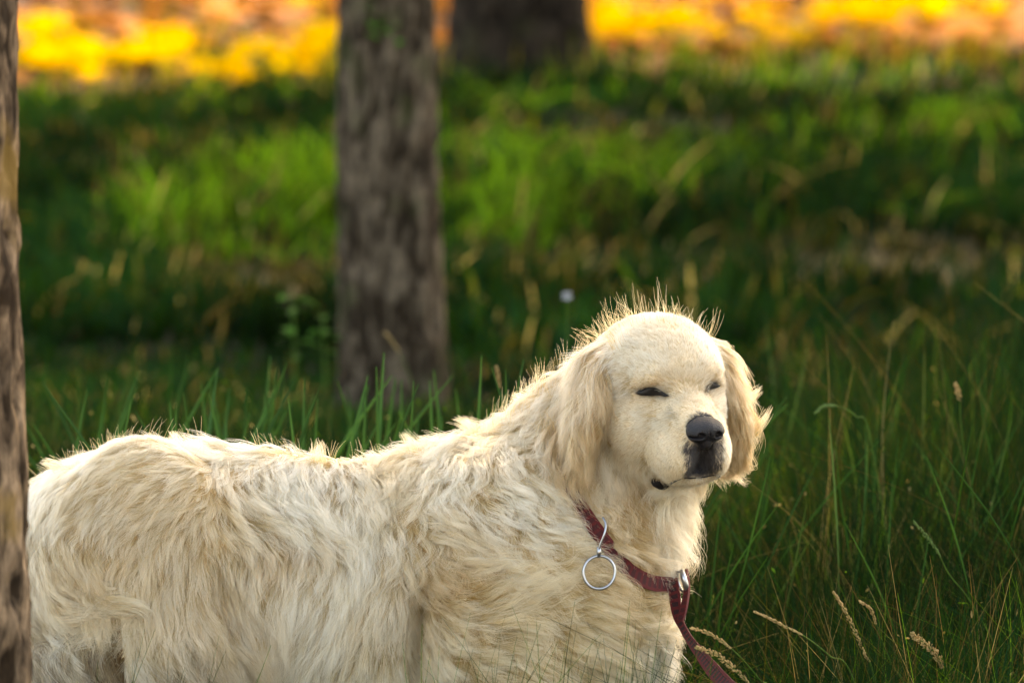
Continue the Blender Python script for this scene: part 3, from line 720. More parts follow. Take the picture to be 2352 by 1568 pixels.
# ------------------------------------------------------------------ ground
def soil_mat():
    m, nt, N, L, out = new_mat('soil')
    tc = N('ShaderNodeTexCoord'); n1 = N('ShaderNodeTexNoise'); n1.inputs['Scale'].default_value = 1.3; n1.inputs['Detail'].default_value = 8
    n2 = N('ShaderNodeTexNoise'); n2.inputs['Scale'].default_value = 22; n2.inputs['Detail'].default_value = 6
    L(tc.outputs['Object'], n1.inputs['Vector']); L(tc.outputs['Object'], n2.inputs['Vector'])
    r = N('ShaderNodeValToRGB'); L(n1.outputs['Fac'], r.inputs[0])
    for p, c in ((0.0, (.035, .045, .012, 1)), (.42, (.07, .05, .022, 1)), (.6, (.085, .048, .018, 1)), (1.0, (.12, .068, .026, 1))):
        e = r.color_ramp.elements[0] if p == 0 else (r.color_ramp.elements[1] if p == 1.0 else r.color_ramp.elements.new(p)); e.position = p; e.color = c
    mx = N('ShaderNodeMix', data_type='RGBA', blend_type='MULTIPLY'); mx.inputs['Factor'].default_value = .85; L(r.outputs[0], mx.inputs['A'])
    mr = N('ShaderNodeMapRange'); mr.inputs['From Min'].default_value = .3; mr.inputs['From Max'].default_value = .7; mr.inputs['To Min'].default_value = .3; mr.inputs['To Max'].default_value = 1.5
    L(n2.outputs['Fac'], mr.inputs['Value']); L(mr.outputs[0], mx.inputs['B'])
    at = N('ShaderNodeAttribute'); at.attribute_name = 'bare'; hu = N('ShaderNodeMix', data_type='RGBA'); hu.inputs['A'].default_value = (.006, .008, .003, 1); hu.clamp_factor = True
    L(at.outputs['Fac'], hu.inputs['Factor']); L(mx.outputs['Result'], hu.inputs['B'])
    sep = N('ShaderNodeSeparateXYZ'); L(tc.outputs['Object'], sep.inputs[0])
    bounce_zone = N('ShaderNodeMapRange'); bounce_zone.inputs['From Min'].default_value = -1.6; bounce_zone.inputs['From Max'].default_value = -2.4; L(sep.outputs[1], bounce_zone.inputs['Value'])
    mp2 = N('ShaderNodeMix', data_type='RGBA'); mp2.inputs['B'].default_value = (.42, .33, .23, 1); L(hu.outputs['Result'], mp2.inputs['A']); L(bounce_zone.outputs[0], mp2.inputs['Factor'])  # pale unseen ground added before the dog to bounce light onto it
    far = N('ShaderNodeMapRange'); far.inputs['From Min'].default_value = 15.5; far.inputs['From Max'].default_value = 19; L(sep.outputs[1], far.inputs['Value'])
    mf = N('ShaderNodeMix', data_type='RGBA'); mp = N('ShaderNodeMapping'); mp.inputs['Scale'].default_value = (.9, .55, 1); L(tc.outputs['Object'], mp.inputs['Vector'])
    n3 = N('ShaderNodeTexNoise'); n3.inputs['Scale'].default_value = 1.6; n3.inputs['Detail'].default_value = 3; L(mp.outputs[0], n3.inputs['Vector']); r3 = N('ShaderNodeValToRGB'); L(n3.outputs['Fac'], r3.inputs[0])
    r3.color_ramp.elements[0].position = .46; r3.color_ramp.elements[0].color = (.022, .009, .005, 1); r3.color_ramp.elements[1].position = .56; r3.color_ramp.elements[1].color = (.29, .10, .010, 1); L(r3.outputs[0], mf.inputs['B']); L(mp2.outputs['Result'], mf.inputs['A']); L(far.outputs[0], mf.inputs['Factor'])
    mg = N('ShaderNodeMix', data_type='RGBA', blend_type='MULTIPLY'); mg.inputs['Factor'].default_value = .8; L(mf.outputs['Result'], mg.inputs['A']); L(mr.outputs[0], mg.inputs['B'])
    b = N('ShaderNodeBsdfPrincipled'); b.inputs['Roughness'].default_value = 1; b.inputs['Specular IOR Level'].default_value = 0.05
    L(mg.outputs['Result'], b.inputs['Base Color']); L(b.outputs[0], out.inputs[0]); return m
gx = np.concatenate([[-200, -60, -20], np.linspace(-8, 8, 161), [20, 60, 200]]); gy = np.concatenate([[-60, -15], np.linspace(-8, 34, 337), [45, 80, 200, 350]])
GX, GY = np.meshgrid(gx, gy, indexing='ij')
def gheight(x, y):
    p = np.stack([x, y, 0 * x], -1); near = np.clip((30 - np.abs(y)) / 8, 0, 1) * np.clip((9 - np.abs(x)) / 3, 0, 1)
    return near * (.030 * value_noise(p, .9, 51) + .012 * value_noise(p, 3.1, 52))
GZ = gheight(GX, GY)
nx_, ny_ = GX.shape; ii, jj = np.meshgrid(np.arange(nx_ - 1), np.arange(ny_ - 1), indexing='ij'); a_ = (ii * ny_ + jj).ravel()
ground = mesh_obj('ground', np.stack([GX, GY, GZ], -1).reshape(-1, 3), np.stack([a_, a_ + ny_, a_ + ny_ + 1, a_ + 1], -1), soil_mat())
ground['kind'] = 'structure'

# clods lying on the sunlit bare soil
def clods():
    V, Fc = [], []; base = np.array([(1, 0, 0), (-1, 0, 0), (0, 1, 0), (0, -1, 0), (0, 0, 1), (0, 0, -.6)], float)
    tri = [(0, 2, 4), (2, 1, 4), (1, 3, 4), (3, 0, 4), (2, 0, 5), (1, 2, 5), (3, 1, 5), (0, 3, 5)]
    for i in range(3500):
        y = rng.uniform(17.5, 36); x = rng.uniform(-1, 1) * (y + 10.2) * .075; s = rng.uniform(.015, .055) * (1.5 if rng.random() < .15 else 1)
        a = rng.uniform(0, 6.28); R = np.array([[math.cos(a), math.sin(a), 0], [-math.sin(a), math.cos(a), 0], [0, 0, 1]])
        v = (base * rng.uniform(.6, 1.2, (6, 1))) @ R * s * (1, 1, .7) + (x, y, float(gheight(np.array(x), np.array(y))) + s * .25); k = len(V); V.extend(v); Fc.extend([(p + k, q + k, r + k) for p, q, r in tri])
    return V, np.array(Fc)
v_, f_ = clods()
setp(mesh_obj('soil_clods', v_, f_, simple_mat('dry_clod', (.24, .085, .010), 1, noise=.5, scale=8, spec=.05)), kind='stuff', label='orange dry soil clods in the sun beyond the trees', category='soil clods')

# ------------------------------------------------------------------ grass
def grass_mat(name='grass_blade', trans=.38):
    m, nt, N, L, out = new_mat(name)
    at = N('ShaderNodeAttribute'); at.attribute_name = 'tint'
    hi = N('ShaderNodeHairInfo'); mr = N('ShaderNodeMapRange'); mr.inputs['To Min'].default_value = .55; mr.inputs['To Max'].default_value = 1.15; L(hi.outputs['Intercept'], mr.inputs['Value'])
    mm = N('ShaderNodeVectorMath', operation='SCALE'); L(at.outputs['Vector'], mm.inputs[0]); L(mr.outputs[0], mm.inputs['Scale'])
    d = N('ShaderNodeBsdfDiffuse'); t = N('ShaderNodeBsdfTranslucent'); g = N('ShaderNodeBsdfGlossy'); g.inputs['Roughness'].default_value = .5; g.inputs['Color'].default_value = (.4, .6, .3, 1)
    L(mm.outputs[0], d.inputs[0]); tm = N('ShaderNodeVectorMath', operation='MULTIPLY'); tm.inputs[1].default_value = (1.35, 1.2, .5); L(mm.outputs[0], tm.inputs[0]); L(tm.outputs[0], t.inputs[0])
    a = N('ShaderNodeMixShader'); a.inputs[0].default_value = trans; L(d.outputs[0], a.inputs[1]); L(t.outputs[0], a.inputs[2])
    b = N('ShaderNodeMixShader'); b.inputs[0].default_value = .012; L(a.outputs[0], b.inputs[1]); L(g.outputs[0], b.inputs[2])
    L(b.outputs[0], out.inputs[0]); return m
m_grass = grass_mat()
# patches of soil and grass, with sun dapples and shade painted in: photo position, half size, kind, strength
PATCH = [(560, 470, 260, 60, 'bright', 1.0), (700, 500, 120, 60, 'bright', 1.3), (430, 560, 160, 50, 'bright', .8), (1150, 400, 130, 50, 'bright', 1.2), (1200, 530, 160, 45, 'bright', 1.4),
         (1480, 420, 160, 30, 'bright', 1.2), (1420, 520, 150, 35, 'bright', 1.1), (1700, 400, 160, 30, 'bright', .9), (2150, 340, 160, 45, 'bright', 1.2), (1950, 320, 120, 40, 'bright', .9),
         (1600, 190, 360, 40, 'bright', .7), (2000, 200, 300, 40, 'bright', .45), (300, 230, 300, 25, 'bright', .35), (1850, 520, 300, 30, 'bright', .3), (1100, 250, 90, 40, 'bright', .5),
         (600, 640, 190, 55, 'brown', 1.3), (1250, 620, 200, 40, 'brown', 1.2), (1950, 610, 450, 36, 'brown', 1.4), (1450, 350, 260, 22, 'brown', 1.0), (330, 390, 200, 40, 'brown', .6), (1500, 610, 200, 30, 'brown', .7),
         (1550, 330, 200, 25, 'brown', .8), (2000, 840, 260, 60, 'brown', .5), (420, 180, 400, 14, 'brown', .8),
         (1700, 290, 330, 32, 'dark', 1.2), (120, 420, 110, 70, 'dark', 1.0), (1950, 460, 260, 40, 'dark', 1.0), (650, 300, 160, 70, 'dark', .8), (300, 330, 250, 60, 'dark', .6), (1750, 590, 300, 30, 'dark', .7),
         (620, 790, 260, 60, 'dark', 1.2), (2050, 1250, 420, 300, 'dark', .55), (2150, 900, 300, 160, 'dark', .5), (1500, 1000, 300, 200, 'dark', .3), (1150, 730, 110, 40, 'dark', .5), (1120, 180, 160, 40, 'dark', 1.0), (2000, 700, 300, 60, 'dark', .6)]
PG = [(ground_at(px, py), (px, py), (rx, ry), k, s) for px, py, rx, ry, k, s in PATCH]
def to_px(x, y, z=0.0):
    f = (y - CAM_Y) * cp - (z - CAM_Z) * sp; u = (y - CAM_Y) * sp + (z - CAM_Z) * cp
    return 1176 + FPX * x / f, 784 - FPX * u / f
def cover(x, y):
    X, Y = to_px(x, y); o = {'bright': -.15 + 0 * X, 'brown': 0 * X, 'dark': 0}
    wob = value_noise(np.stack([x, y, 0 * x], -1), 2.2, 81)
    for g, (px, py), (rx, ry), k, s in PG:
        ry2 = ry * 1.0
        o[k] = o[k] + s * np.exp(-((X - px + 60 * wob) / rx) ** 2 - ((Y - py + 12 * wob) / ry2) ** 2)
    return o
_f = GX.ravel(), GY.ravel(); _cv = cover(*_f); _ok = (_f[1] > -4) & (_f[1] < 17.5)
_b = np.where(_ok, np.clip(_cv['brown'], 0, 1.3), .25) * np.where(_ok, 1 - .8 * np.clip(_cv['dark'], 0, 1), 1)  # soil blackened under the dark patches, shade painted into its colour
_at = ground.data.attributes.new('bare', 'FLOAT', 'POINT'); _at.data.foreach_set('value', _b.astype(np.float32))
def blades(x, y, h, width, lean, K=7, col=None, wind=(.10, -.05)):
    n = len(x); t = np.linspace(0, 1, K)[None, :, None]
    root = np.stack([x, y, gheight(x, y) - .004], -1); a = rng.uniform(0, 6.283, n); d = np.stack([np.cos(a), np.sin(a), 0 * a], -1)
    ln = (lean * rng.random(n) ** 1.2)[:, None]
    up = np.array([wind[0], wind[1], 1.0]) + d * ln * .5
    P = root[:, None, :] + up[:, None, :] * (h[:, None, None] * t) + (d * ln)[:, None, :] * (h[:, None, None] * t ** 2.4) - np.array([0, 0, 1.0]) * (h * ln[:, 0] ** 2 * .45)[:, None, None] * t ** 3
    d2 = np.stack([-d[:, 1], d[:, 0], 0 * a], -1); ph = rng.uniform(0, 6.28, n)[:, None]; P = P + d2[:, None, :] * ((np.sin(ph + t[..., 0] * rng.uniform(1.5, 4.5, (n, 1))) - np.sin(ph)) * h[:, None] * .07)[..., None]
    r = width[:, None] * (1 - .85 * t[..., 0] ** 1.6) * .5
    return P, np.broadcast_to(r, (n, K)), col
def pal(n, k):
    c = {'green': (.0045, .0175, .0030), 'blue': (.003, .0165, .008), 'bright': (.042, .092, .007), 'olive': (.045, .040, .010), 'straw': (.22, .17, .09), 'brown': (.07, .045, .022)}[k]
    return np.array(c) * rng.uniform(.6, 1.4, (n, 1))
def scatter(y0, y1, dens, mfac=1.0, extra=.55):
    W1 = (y1 + 10.2) * .0545 * mfac + extra; n = int(dens * (y1 - y0) * 2 * W1); y = rng.uniform(y0, y1, n); x = rng.uniform(-W1, W1, n)
    k = np.abs(x) < (y + 10.2) * .0545 * mfac + extra; return x[k], y[k]
def mixcol(x, y, cv, lush):
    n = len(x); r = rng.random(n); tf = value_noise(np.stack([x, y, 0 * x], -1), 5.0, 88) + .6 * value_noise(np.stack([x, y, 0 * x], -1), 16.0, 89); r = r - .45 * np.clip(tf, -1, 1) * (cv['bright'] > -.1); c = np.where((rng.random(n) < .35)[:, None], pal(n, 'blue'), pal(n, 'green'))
    c = np.where((r < np.clip(cv['bright'] * .95, 0, .95))[:, None], pal(n, 'bright'), c)  # bright patches: sun dapples painted into the blade colour
    c = np.where((rng.random(n) < np.clip(.07 + cv['brown'] * .55 + lush * 0, 0, .9))[:, None], np.where((rng.random(n) < .5)[:, None], pal(n, 'olive'), pal(n, 'brown')), c)
    c = np.where((rng.random(n) < .015 + .05 * np.clip(cv['brown'], 0, 1))[:, None], pal(n, 'straw'), c)
    c = c * (1 + .75 * np.clip(tf, -1, 1.3))[:, None]
    return c * (1 - .72 * np.clip(cv['dark'], 0, 1))[:, None]  # dark patches: shade painted into the blade colour
allP, allR, allC = [], [], []
def put(P, R, C):
    if P.shape[1] != 7: raise ValueError
    allP.append(P); allR.append(R); allC.append(C)
# tall grass round the dog
x, y = scatter(-1.6, 3.4, 8500); _k = (y > -.12) | (rng.random(len(x)) < .35) | (x > .2); _k &= rng.random(len(x)) < .45; x, y = x[_k], y[_k]
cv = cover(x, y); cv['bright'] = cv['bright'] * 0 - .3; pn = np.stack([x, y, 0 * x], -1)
tall = .30 + .07 * value_noise(pn, 2.0, 61) + .05 * value_noise(pn, 6, 62)
tall += .05 * np.clip((x - .28) / .3, 0, 1) * np.clip((y + .5) / .8, 0, 1) + .06 * np.clip((x - .42) / .25, 0, 1) * np.clip((y - .2) / .8, 0, 1)
def z_at(py, y): return CAM_Z + (y - CAM_Y) * np.tan(np.arctan((784 - py) / FPX) - PITCH)
def tip_line(X): return np.interp(X, [0, 150, 600, 760, 1050, 1200, 1700, 1850, 2100, 2352], [860, 850, 860, 905, 915, 890, 880, 800, 700, 640])
def z_cap(x, y):
    X, _ = to_px(x, y, .3); return z_at(tip_line(X), y)
tall = np.where(y > .5, np.minimum(tall * 1.25 + .12 * (x > .35), np.maximum(z_cap(x, y), .045)), tall)
X, Y = to_px(x, y, tall)
front = y < .15
# in front of the dog only a few tufts rise into the frame
cap = np.interp(y, [-1.6, 0.2], [.355, .325]) * np.ones_like(x)
tuft = np.exp(-((x - .105) / .035) ** 2) * .07 + np.exp(-((x + .105) / .012) ** 2) * .055 + np.exp(-((x + .41) / .015) ** 2) * .04
tall = np.where(front & (x < .17), np.minimum(tall, cap * .93 + tuft * (np.abs(y + .45) < .25)), tall)
inside = (x > -.56) & (x < .30) & (np.abs(y) < .15) & (rng.random(len(x)) < .75)
tall = np.where(inside, tall * .6, tall)
tall = np.where((y < -.45) & (x > .1), np.minimum(tall, .37), tall)
h = tall * rng.uniform(.45, 1.12, len(x))
k = ~((y < -1.0) & (x < -.4)); x, y, h = x[k], y[k], h[k]; cv = {a: b[k] for a, b in cv.items()}
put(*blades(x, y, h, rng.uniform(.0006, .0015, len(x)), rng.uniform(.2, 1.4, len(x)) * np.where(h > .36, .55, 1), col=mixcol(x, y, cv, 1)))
for cx, n_, sp_, hz in ((.078, 80, .035, .45), (-.108, 34, .008, .435), (-.40, 30, .018, .415), (-.50, 20, .01, .42), (.03, 20, .03, .41)):
    x = cx + rng.normal(size=n_) * sp_; y = -.45 + rng.normal(size=n_) * .05; h = hz * rng.uniform(.8, 1.08, n_)
    put(*blades(x, y, h, rng.uniform(.0010, .0022, n_), rng.uniform(.05, .4, n_), col=np.where(rng.random((n_, 1)) < .5, pal(n_, 'bright'), pal(n_, 'green') * 1.6)))
# thick understorey of fine short blades, uneven in height and hue
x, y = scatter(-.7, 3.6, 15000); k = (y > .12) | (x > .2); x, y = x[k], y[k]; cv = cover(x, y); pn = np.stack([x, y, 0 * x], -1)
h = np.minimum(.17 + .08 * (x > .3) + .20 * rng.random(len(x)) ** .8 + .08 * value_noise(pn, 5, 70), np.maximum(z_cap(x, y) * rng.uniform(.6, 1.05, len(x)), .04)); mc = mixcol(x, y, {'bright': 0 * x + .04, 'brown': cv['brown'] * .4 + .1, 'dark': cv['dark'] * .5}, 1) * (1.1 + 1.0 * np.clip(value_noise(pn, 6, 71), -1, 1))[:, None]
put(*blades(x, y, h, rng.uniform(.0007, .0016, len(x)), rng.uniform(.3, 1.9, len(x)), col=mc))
# fine stems with seed spikes among the tall grass behind
n = 420; y = rng.uniform(.25, 3.2, n); x = rng.uniform(-1, 1, n) * ((y + 10.2) * .055 + .2); h = rng.uniform(.36, .56, n) * np.interp(y, [.3, 3.2], [1, .8]) * np.where(x > .3, 1.12, 1)
P, R, C = blades(x, y, h, np.full(n, .0016), rng.uniform(.1, .55, n), col=pal(n, 'green') * 1.2); prof = np.array([1, 1, 1, 1, 1.6, 3.0, .9]); put(P, R * 0 + .00038 * prof[None, :], C * np.where(rng.random((n, 1)) < .3, (7, 3.6, 6), (2.6, 2.2, 3.2)))
n = 110; y = rng.uniform(.5, 1.9, n); x = rng.uniform(-.62, .12, n); h = z_at(rng.uniform(790, 940, n), y)
P, R, C = blades(x, y, h, np.full(n, .0016), rng.uniform(.05, .45, n), col=pal(n, 'green')); put(P, R * 0 + .0005 * np.array([1, 1, 1, 1, 2.2, 4.6, 1.2])[None, :], C * (4.5, 3.4, 6.5))
# broken dry stems and tiny pale spikelets caught in the tangle
n = 2600; y = rng.uniform(-.5, 3.2, n); x = rng.uniform(-1, 1, n) * ((y + 10.2) * .055 + .2); k = (y > .2) | (x > .22); x, y = x[k], y[k]; n = len(x)
h = np.minimum(rng.uniform(.1, .46, n), np.maximum(z_cap(x, y), .1)); P, R, C = blades(x, y, h, np.full(n, .0012), rng.uniform(.3, 1.6, n), col=np.where(rng.random((n, 1)) < .45, pal(n, 'olive'), pal(n, 'brown'))); put(P, R, C)
n = 900; y = rng.uniform(-.5, 3.0, n); x = rng.uniform(-1, 1, n) * ((y + 10.2) * .055 + .2); k = (y > .2) | (x > .22); x, y = x[k], y[k]; n = len(x); z = np.minimum(rng.uniform(.12, .42, n), np.maximum(z_cap(x, y) * .97, .1))
c0 = np.stack([x, y, z], -1); dd = nrm(rng.normal(size=(n, 3)) + (0, 0, .5)); t_ = np.linspace(0, 1, 7)[None, :, None]; P = c0[:, None, :] + dd[:, None, :] * t_ * rng.uniform(.004, .012, n)[:, None, None]
put(P, np.sin(np.linspace(.25, 3.0, 7))[None, :] * rng.uniform(.0006, .0015, n)[:, None], np.where(rng.random((n, 1)) < .5, pal(n, 'straw') * 1.5, pal(n, 'bright') * 1.4))
# shorter cover under the trees
for (y0, y1, dn, hm, w) in ((3.2, 7.5, 1500, .11, .0062), (7.5, 12.5, 800, .11, .009), (12.5, 18.2, 620, .07, .012)):
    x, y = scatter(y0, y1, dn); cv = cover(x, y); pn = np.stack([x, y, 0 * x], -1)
    keep = rng.random(len(x)) > np.clip(cv['brown'] * .75 + cv['dark'] * .25 - .4 * value_noise(pn, 3, 63) - .7 * value_noise(pn, 9, 68) - .1, 0, .95)
    keep &= ~((y > 16.3) & (rng.random(len(x)) < .75))
    x, y, pn = x[keep], y[keep], pn[keep]; cv = {a: b[keep] for a, b in cv.items()}
    h = hm * (1 + .6 * value_noise(pn, 2.4, 64) + .35 * np.clip(cv['bright'], 0, 1)) * rng.uniform(.4, 1.25, len(x)); h = h * (1 - .5 * np.clip(cv['brown'], 0, 1)); h = np.maximum(h, .02); h = np.minimum(h, np.maximum(.045, z_cap(x, y)) * rng.uniform(.6, 1.1, len(x))) if y0 < 5 else h
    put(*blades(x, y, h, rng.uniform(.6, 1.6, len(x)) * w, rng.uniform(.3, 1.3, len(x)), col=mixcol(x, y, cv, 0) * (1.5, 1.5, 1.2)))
    n = int(5 * (y1 - y0)); y = rng.uniform(y0, y1, n); x = rng.uniform(-1, 1, n) * (y + 10.2) * .06
    P, R, C = blades(x, y, rng.uniform(.05, .16, n), np.full(n, w), rng.uniform(.1, .6, n), col=pal(n, 'bright') * .8); put(P, np.clip(R * np.array([.5, .5, .5, .6, 2.4, 2.8, 1])[None, :], 0, .012), C * np.where(rng.random((n, 1)) < .4, (2.6, 1.3, 2.0), (1, 1, 1)))
# sunlit fringe and beyond
x, y = scatter(16.2, 22, 260); pn = np.stack([x, y, 0 * x], -1); kk = rng.random(len(x)) < np.clip(.75 * np.exp(-(y - 16.2) / 1.0) * (value_noise(pn, 2.0, 65) > -.1) + .10 * (value_noise(pn, 1.2, 66) > .3), 0, 1); x, y = x[kk], y[kk]
put(*blades(x, y, rng.uniform(.05, .18, len(x)), rng.uniform(.005, .012, len(x)), rng.uniform(.1, .8, len(x)), col=np.where(rng.random((len(x), 1)) < .6, np.array([.30, .24, .02]), np.array([.12, .15, .02])) * rng.uniform(.6, 1.3, (len(x), 1))))
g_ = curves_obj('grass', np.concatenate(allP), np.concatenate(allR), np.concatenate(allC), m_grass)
setp(g_, kind='stuff', label='long dark green grass covering the ground around the dog', category='grass')

# yellow blossoms in the sun at the far edge of the shade
def blossoms():
    V, Fc = [], []
    zones = [(60, 200, 115, 150, 200), (90, 800, 95, 135, 470), (60, 130, 40, 130, 170), (350, 420, 60, 130, 90), (1335, 1560, 20, 76, 330), (1500, 1800, 25, 82, 200), (1860, 2050, -8, 50, 300), (2050, 2300, -20, 25, 260), (40, 780, -80, 0, 50), (720, 800, 60, 120, 200), (1350, 1780, -60, 20, 160), (100, 800, 150, 180, 110)]
    for x0, x1, p0, p1, n in zones:
        cl = [(rng.uniform(x0, x1), rng.uniform(p0, p1)) for _ in range(max(3, n // 14))]
        for i in range(n):
            c = cl[rng.integers(len(cl))]; px, py = c[0] + rng.normal() * 22, c[1] + rng.normal() * 5
            if 1010 < px < 1325: continue
            z = rng.uniform(.02, .10); g = ground_at(px, py + z * 720); s = rng.uniform(.012, .024); tilt = rng.normal(size=3) * .5; nn = nrm(np.array([0, -.5, 1]) + tilt); u = nrm(np.cross(nn, [1, .3, 0])); v = np.cross(nn, u)
            c0 = g + (0, 0, z); k = len(V); V.append(c0 - nn * s * .25)
            m = 10
            for j in range(m):
                a = 6.283 * j / m; r = s * (1.0 if j % 2 == 0 else .55); V.append(c0 + (math.cos(a) * u + math.sin(a) * v) * r + nn * s * .15)
            Fc += [(k, k + 1 + j, k + 1 + (j + 1) % m) for j in range(m)]
    return V, np.array(Fc)
v_, f_ = blossoms()
def petal_mat():
    m, nt, N, L, out = new_mat('yellow_petal'); tc = N('ShaderNodeTexCoord'); n = N('ShaderNodeTexNoise'); n.inputs['Scale'].default_value = 1.6; L(tc.outputs['Object'], n.inputs['Vector'])
    r = N('ShaderNodeValToRGB'); L(n.outputs['Fac'], r.inputs[0]); r.color_ramp.elements[0].position = .35; r.color_ramp.elements[0].color = (.60, .26, .008, 1); r.color_ramp.elements[1].position = .6; r.color_ramp.elements[1].color = (.70, .46, .012, 1)
    d = N('ShaderNodeBsdfDiffuse'); t = N('ShaderNodeBsdfTranslucent'); mx = N('ShaderNodeMixShader'); mx.inputs[0].default_value = .5
    L(r.outputs[0], d.inputs[0]); L(r.outputs[0], t.inputs[0]); L(d.outputs[0], mx.inputs[1]); L(t.outputs[0], mx.inputs[2]); L(mx.outputs[0], out.inputs[0]); return m
setp(mesh_obj('yellow_blossoms', v_, f_, petal_mat(), smooth=False), kind='stuff', label='yellow blossoms glowing in the sun beyond the shaded grass', category='flowers')
# ------------------------------------------------------------------ trees
def bark_mat(name, dark, light, lichen, lk):
    m, nt, N, L, out = new_mat(name); tc = N('ShaderNodeTexCoord')
    mp = N('ShaderNodeMapping'); mp.inputs['Scale'].default_value = (1, 1, .33); L(tc.outputs['Object'], mp.inputs['Vector'])
    n = N('ShaderNodeTexNoise'); n.inputs['Scale'].default_value = 38; n.inputs['Detail'].default_value = 6; n.inputs['Distortion'].default_value = .6; L(mp.outputs[0], n.inputs['Vector'])
    r = N('ShaderNodeValToRGB'); L(n.outputs['Fac'], r.inputs[0]); r.color_ramp.elements[0].position = .42; r.color_ramp.elements[0].color = (*dark, 1); r.color_ramp.elements[1].position = .62; r.color_ramp.elements[1].color = (*light, 1)
    n2 = N('ShaderNodeTexNoise'); n2.inputs['Scale'].default_value = 9; n2.inputs['Detail'].default_value = 5; L(tc.outputs['Object'], n2.inputs['Vector'])
    mr = N('ShaderNodeMapRange'); mr.inputs['From Min'].default_value = .56; mr.inputs['From Max'].default_value = .66; mr.inputs['To Max'].default_value = lk; L(n2.outputs['Fac'], mr.inputs['Value'])
    n4 = N('ShaderNodeTexNoise'); n4.inputs['Scale'].default_value = 150; n4.inputs['Detail'].default_value = 5; L(mp.outputs[0], n4.inputs['Vector']); m4 = N('ShaderNodeMapRange'); m4.inputs['From Min'].default_value = .3; m4.inputs['From Max'].default_value = .7; m4.inputs['To Min'].default_value = .45; m4.inputs['To Max'].default_value = 1.45; L(n4.outputs['Fac'], m4.inputs['Value'])
    mq = N('ShaderNodeMix', data_type='RGBA', blend_type='MULTIPLY'); mq.inputs['Factor'].default_value = 1; L(r.outputs[0], mq.inputs['A']); L(m4.outputs[0], mq.inputs['B'])
    mx = N('ShaderNodeMix', data_type='RGBA'); L(mr.outputs[0], mx.inputs['Factor']); L(mq.outputs['Result'], mx.inputs['A']); mx.inputs['B'].default_value = (*lichen, 1)
    b = N('ShaderNodeBsdfPrincipled'); b.inputs['Roughness'].default_value = .95; b.inputs['Specular IOR Level'].default_value = .1; L(mx.outputs['Result'], b.inputs['Base Color'])
    bp = N('ShaderNodeBump'); bp.inputs['Distance'].default_value = .006; L(n.outputs['Fac'], bp.inputs['Height']); L(bp.outputs[0], b.inputs['Normal']); L(b.outputs[0], out.inputs[0]); return m
m_bark = bark_mat('bark_grey', (.022, .014, .008), (.125, .090, .060), (.05, .06, .02), .4)
m_bark2 = bark_mat('bark_dark', (.010, .0065, .0045), (.050, .034, .023), (.05, .05, .02), .3)
m_bark3 = bark_mat('bark_warm', (.022, .014, .008), (.18, .125, .080), (.16, .10, .025), .6)
def leaf_mat():
    m, nt, N, L, out = new_mat('tree_leaf'); d = N('ShaderNodeBsdfDiffuse'); t = N('ShaderNodeBsdfTranslucent'); mx = N('ShaderNodeMixShader'); mx.inputs[0].default_value = .4
    tc = N('ShaderNodeTexCoord'); n = N('ShaderNodeTexNoise'); n.inputs['Scale'].default_value = 3; L(tc.outputs['Object'], n.inputs['Vector']); r = N('ShaderNodeValToRGB'); L(n.outputs['Fac'], r.inputs[0])
    r.color_ramp.elements[0].position = .3; r.color_ramp.elements[0].color = (.03, .075, .018, 1); r.color_ramp.elements[1].position = .7; r.color_ramp.elements[1].color = (.085, .14, .03, 1)
    L(r.outputs[0], d.inputs[0]); L(r.outputs[0], t.inputs[0]); L(d.outputs[0], mx.inputs[1]); L(t.outputs[0], mx.inputs[2]); L(mx.outputs[0], out.inputs[0]); return m
m_leaf = leaf_mat()
def trunk_mesh(path, rads, seg=84, rows=260, depth=.08, seed=0, fissure=38, rough_z=.30):
    path = np.asarray(path, float); t = np.linspace(0, 1, rows) ** 1.5; src = np.linspace(0, 1, len(path))
    c = np.stack([np.interp(t, src, path[:, k]) for k in range(3)], -1); r = np.interp(t, src, rads)
    a = np.linspace(0, 2 * math.pi, seg, endpoint=False); d = np.stack([np.cos(a), np.sin(a), 0 * a], -1)
    P = c[:, None, :] + d[None] * r[:, None, None]; q = P * (1, 1, rough_z)
    n = value_noise(q, fissure, seed) * .6 + value_noise(q, fissure * 2.2, seed + 1) * .4; n = -np.abs(n) * 1.6 + .3 + .4 * value_noise(P * (1, 1, .4), 7, seed + 2)
    P = P + d[None] * (n * depth)[..., None] * np.minimum(r, .2)[:, None, None]
    i, j = np.meshgrid(np.arange(rows - 1), np.arange(seg), indexing='ij'); b = (i * seg + j).ravel(); e = (i * seg + (j + 1) % seg).ravel()
    return P.reshape(-1, 3), np.stack([b, e, e + seg, b + seg], -1)
def crown_mesh(c, r, n, size, seed):
    rg = np.random.default_rng(seed); nb = 26; bl = rg.normal(size=(nb, 3)); bl = nrm(bl) * rg.uniform(.35, .95, (nb, 1)) * r + c; br = rg.uniform(.28, .5, nb) * r.mean()
    i = rg.integers(0, nb, n); p = bl[i] + nrm(rg.normal(size=(n, 3))) * (br[i] * rg.random(n) ** .45)[:, None] * (1, 1, .7)
    u = nrm(rg.normal(size=(n, 3))); w = nrm(np.cross(u, rg.normal(size=(n, 3)))); s = size * rg.uniform(.6, 1.3, n)[:, None]
    V = np.stack([p - u * s, p + w * s * .42, p + u * s, p - w * s * .42], 1).reshape(-1, 3); return V, np.arange(4 * n).reshape(-1, 4), bl
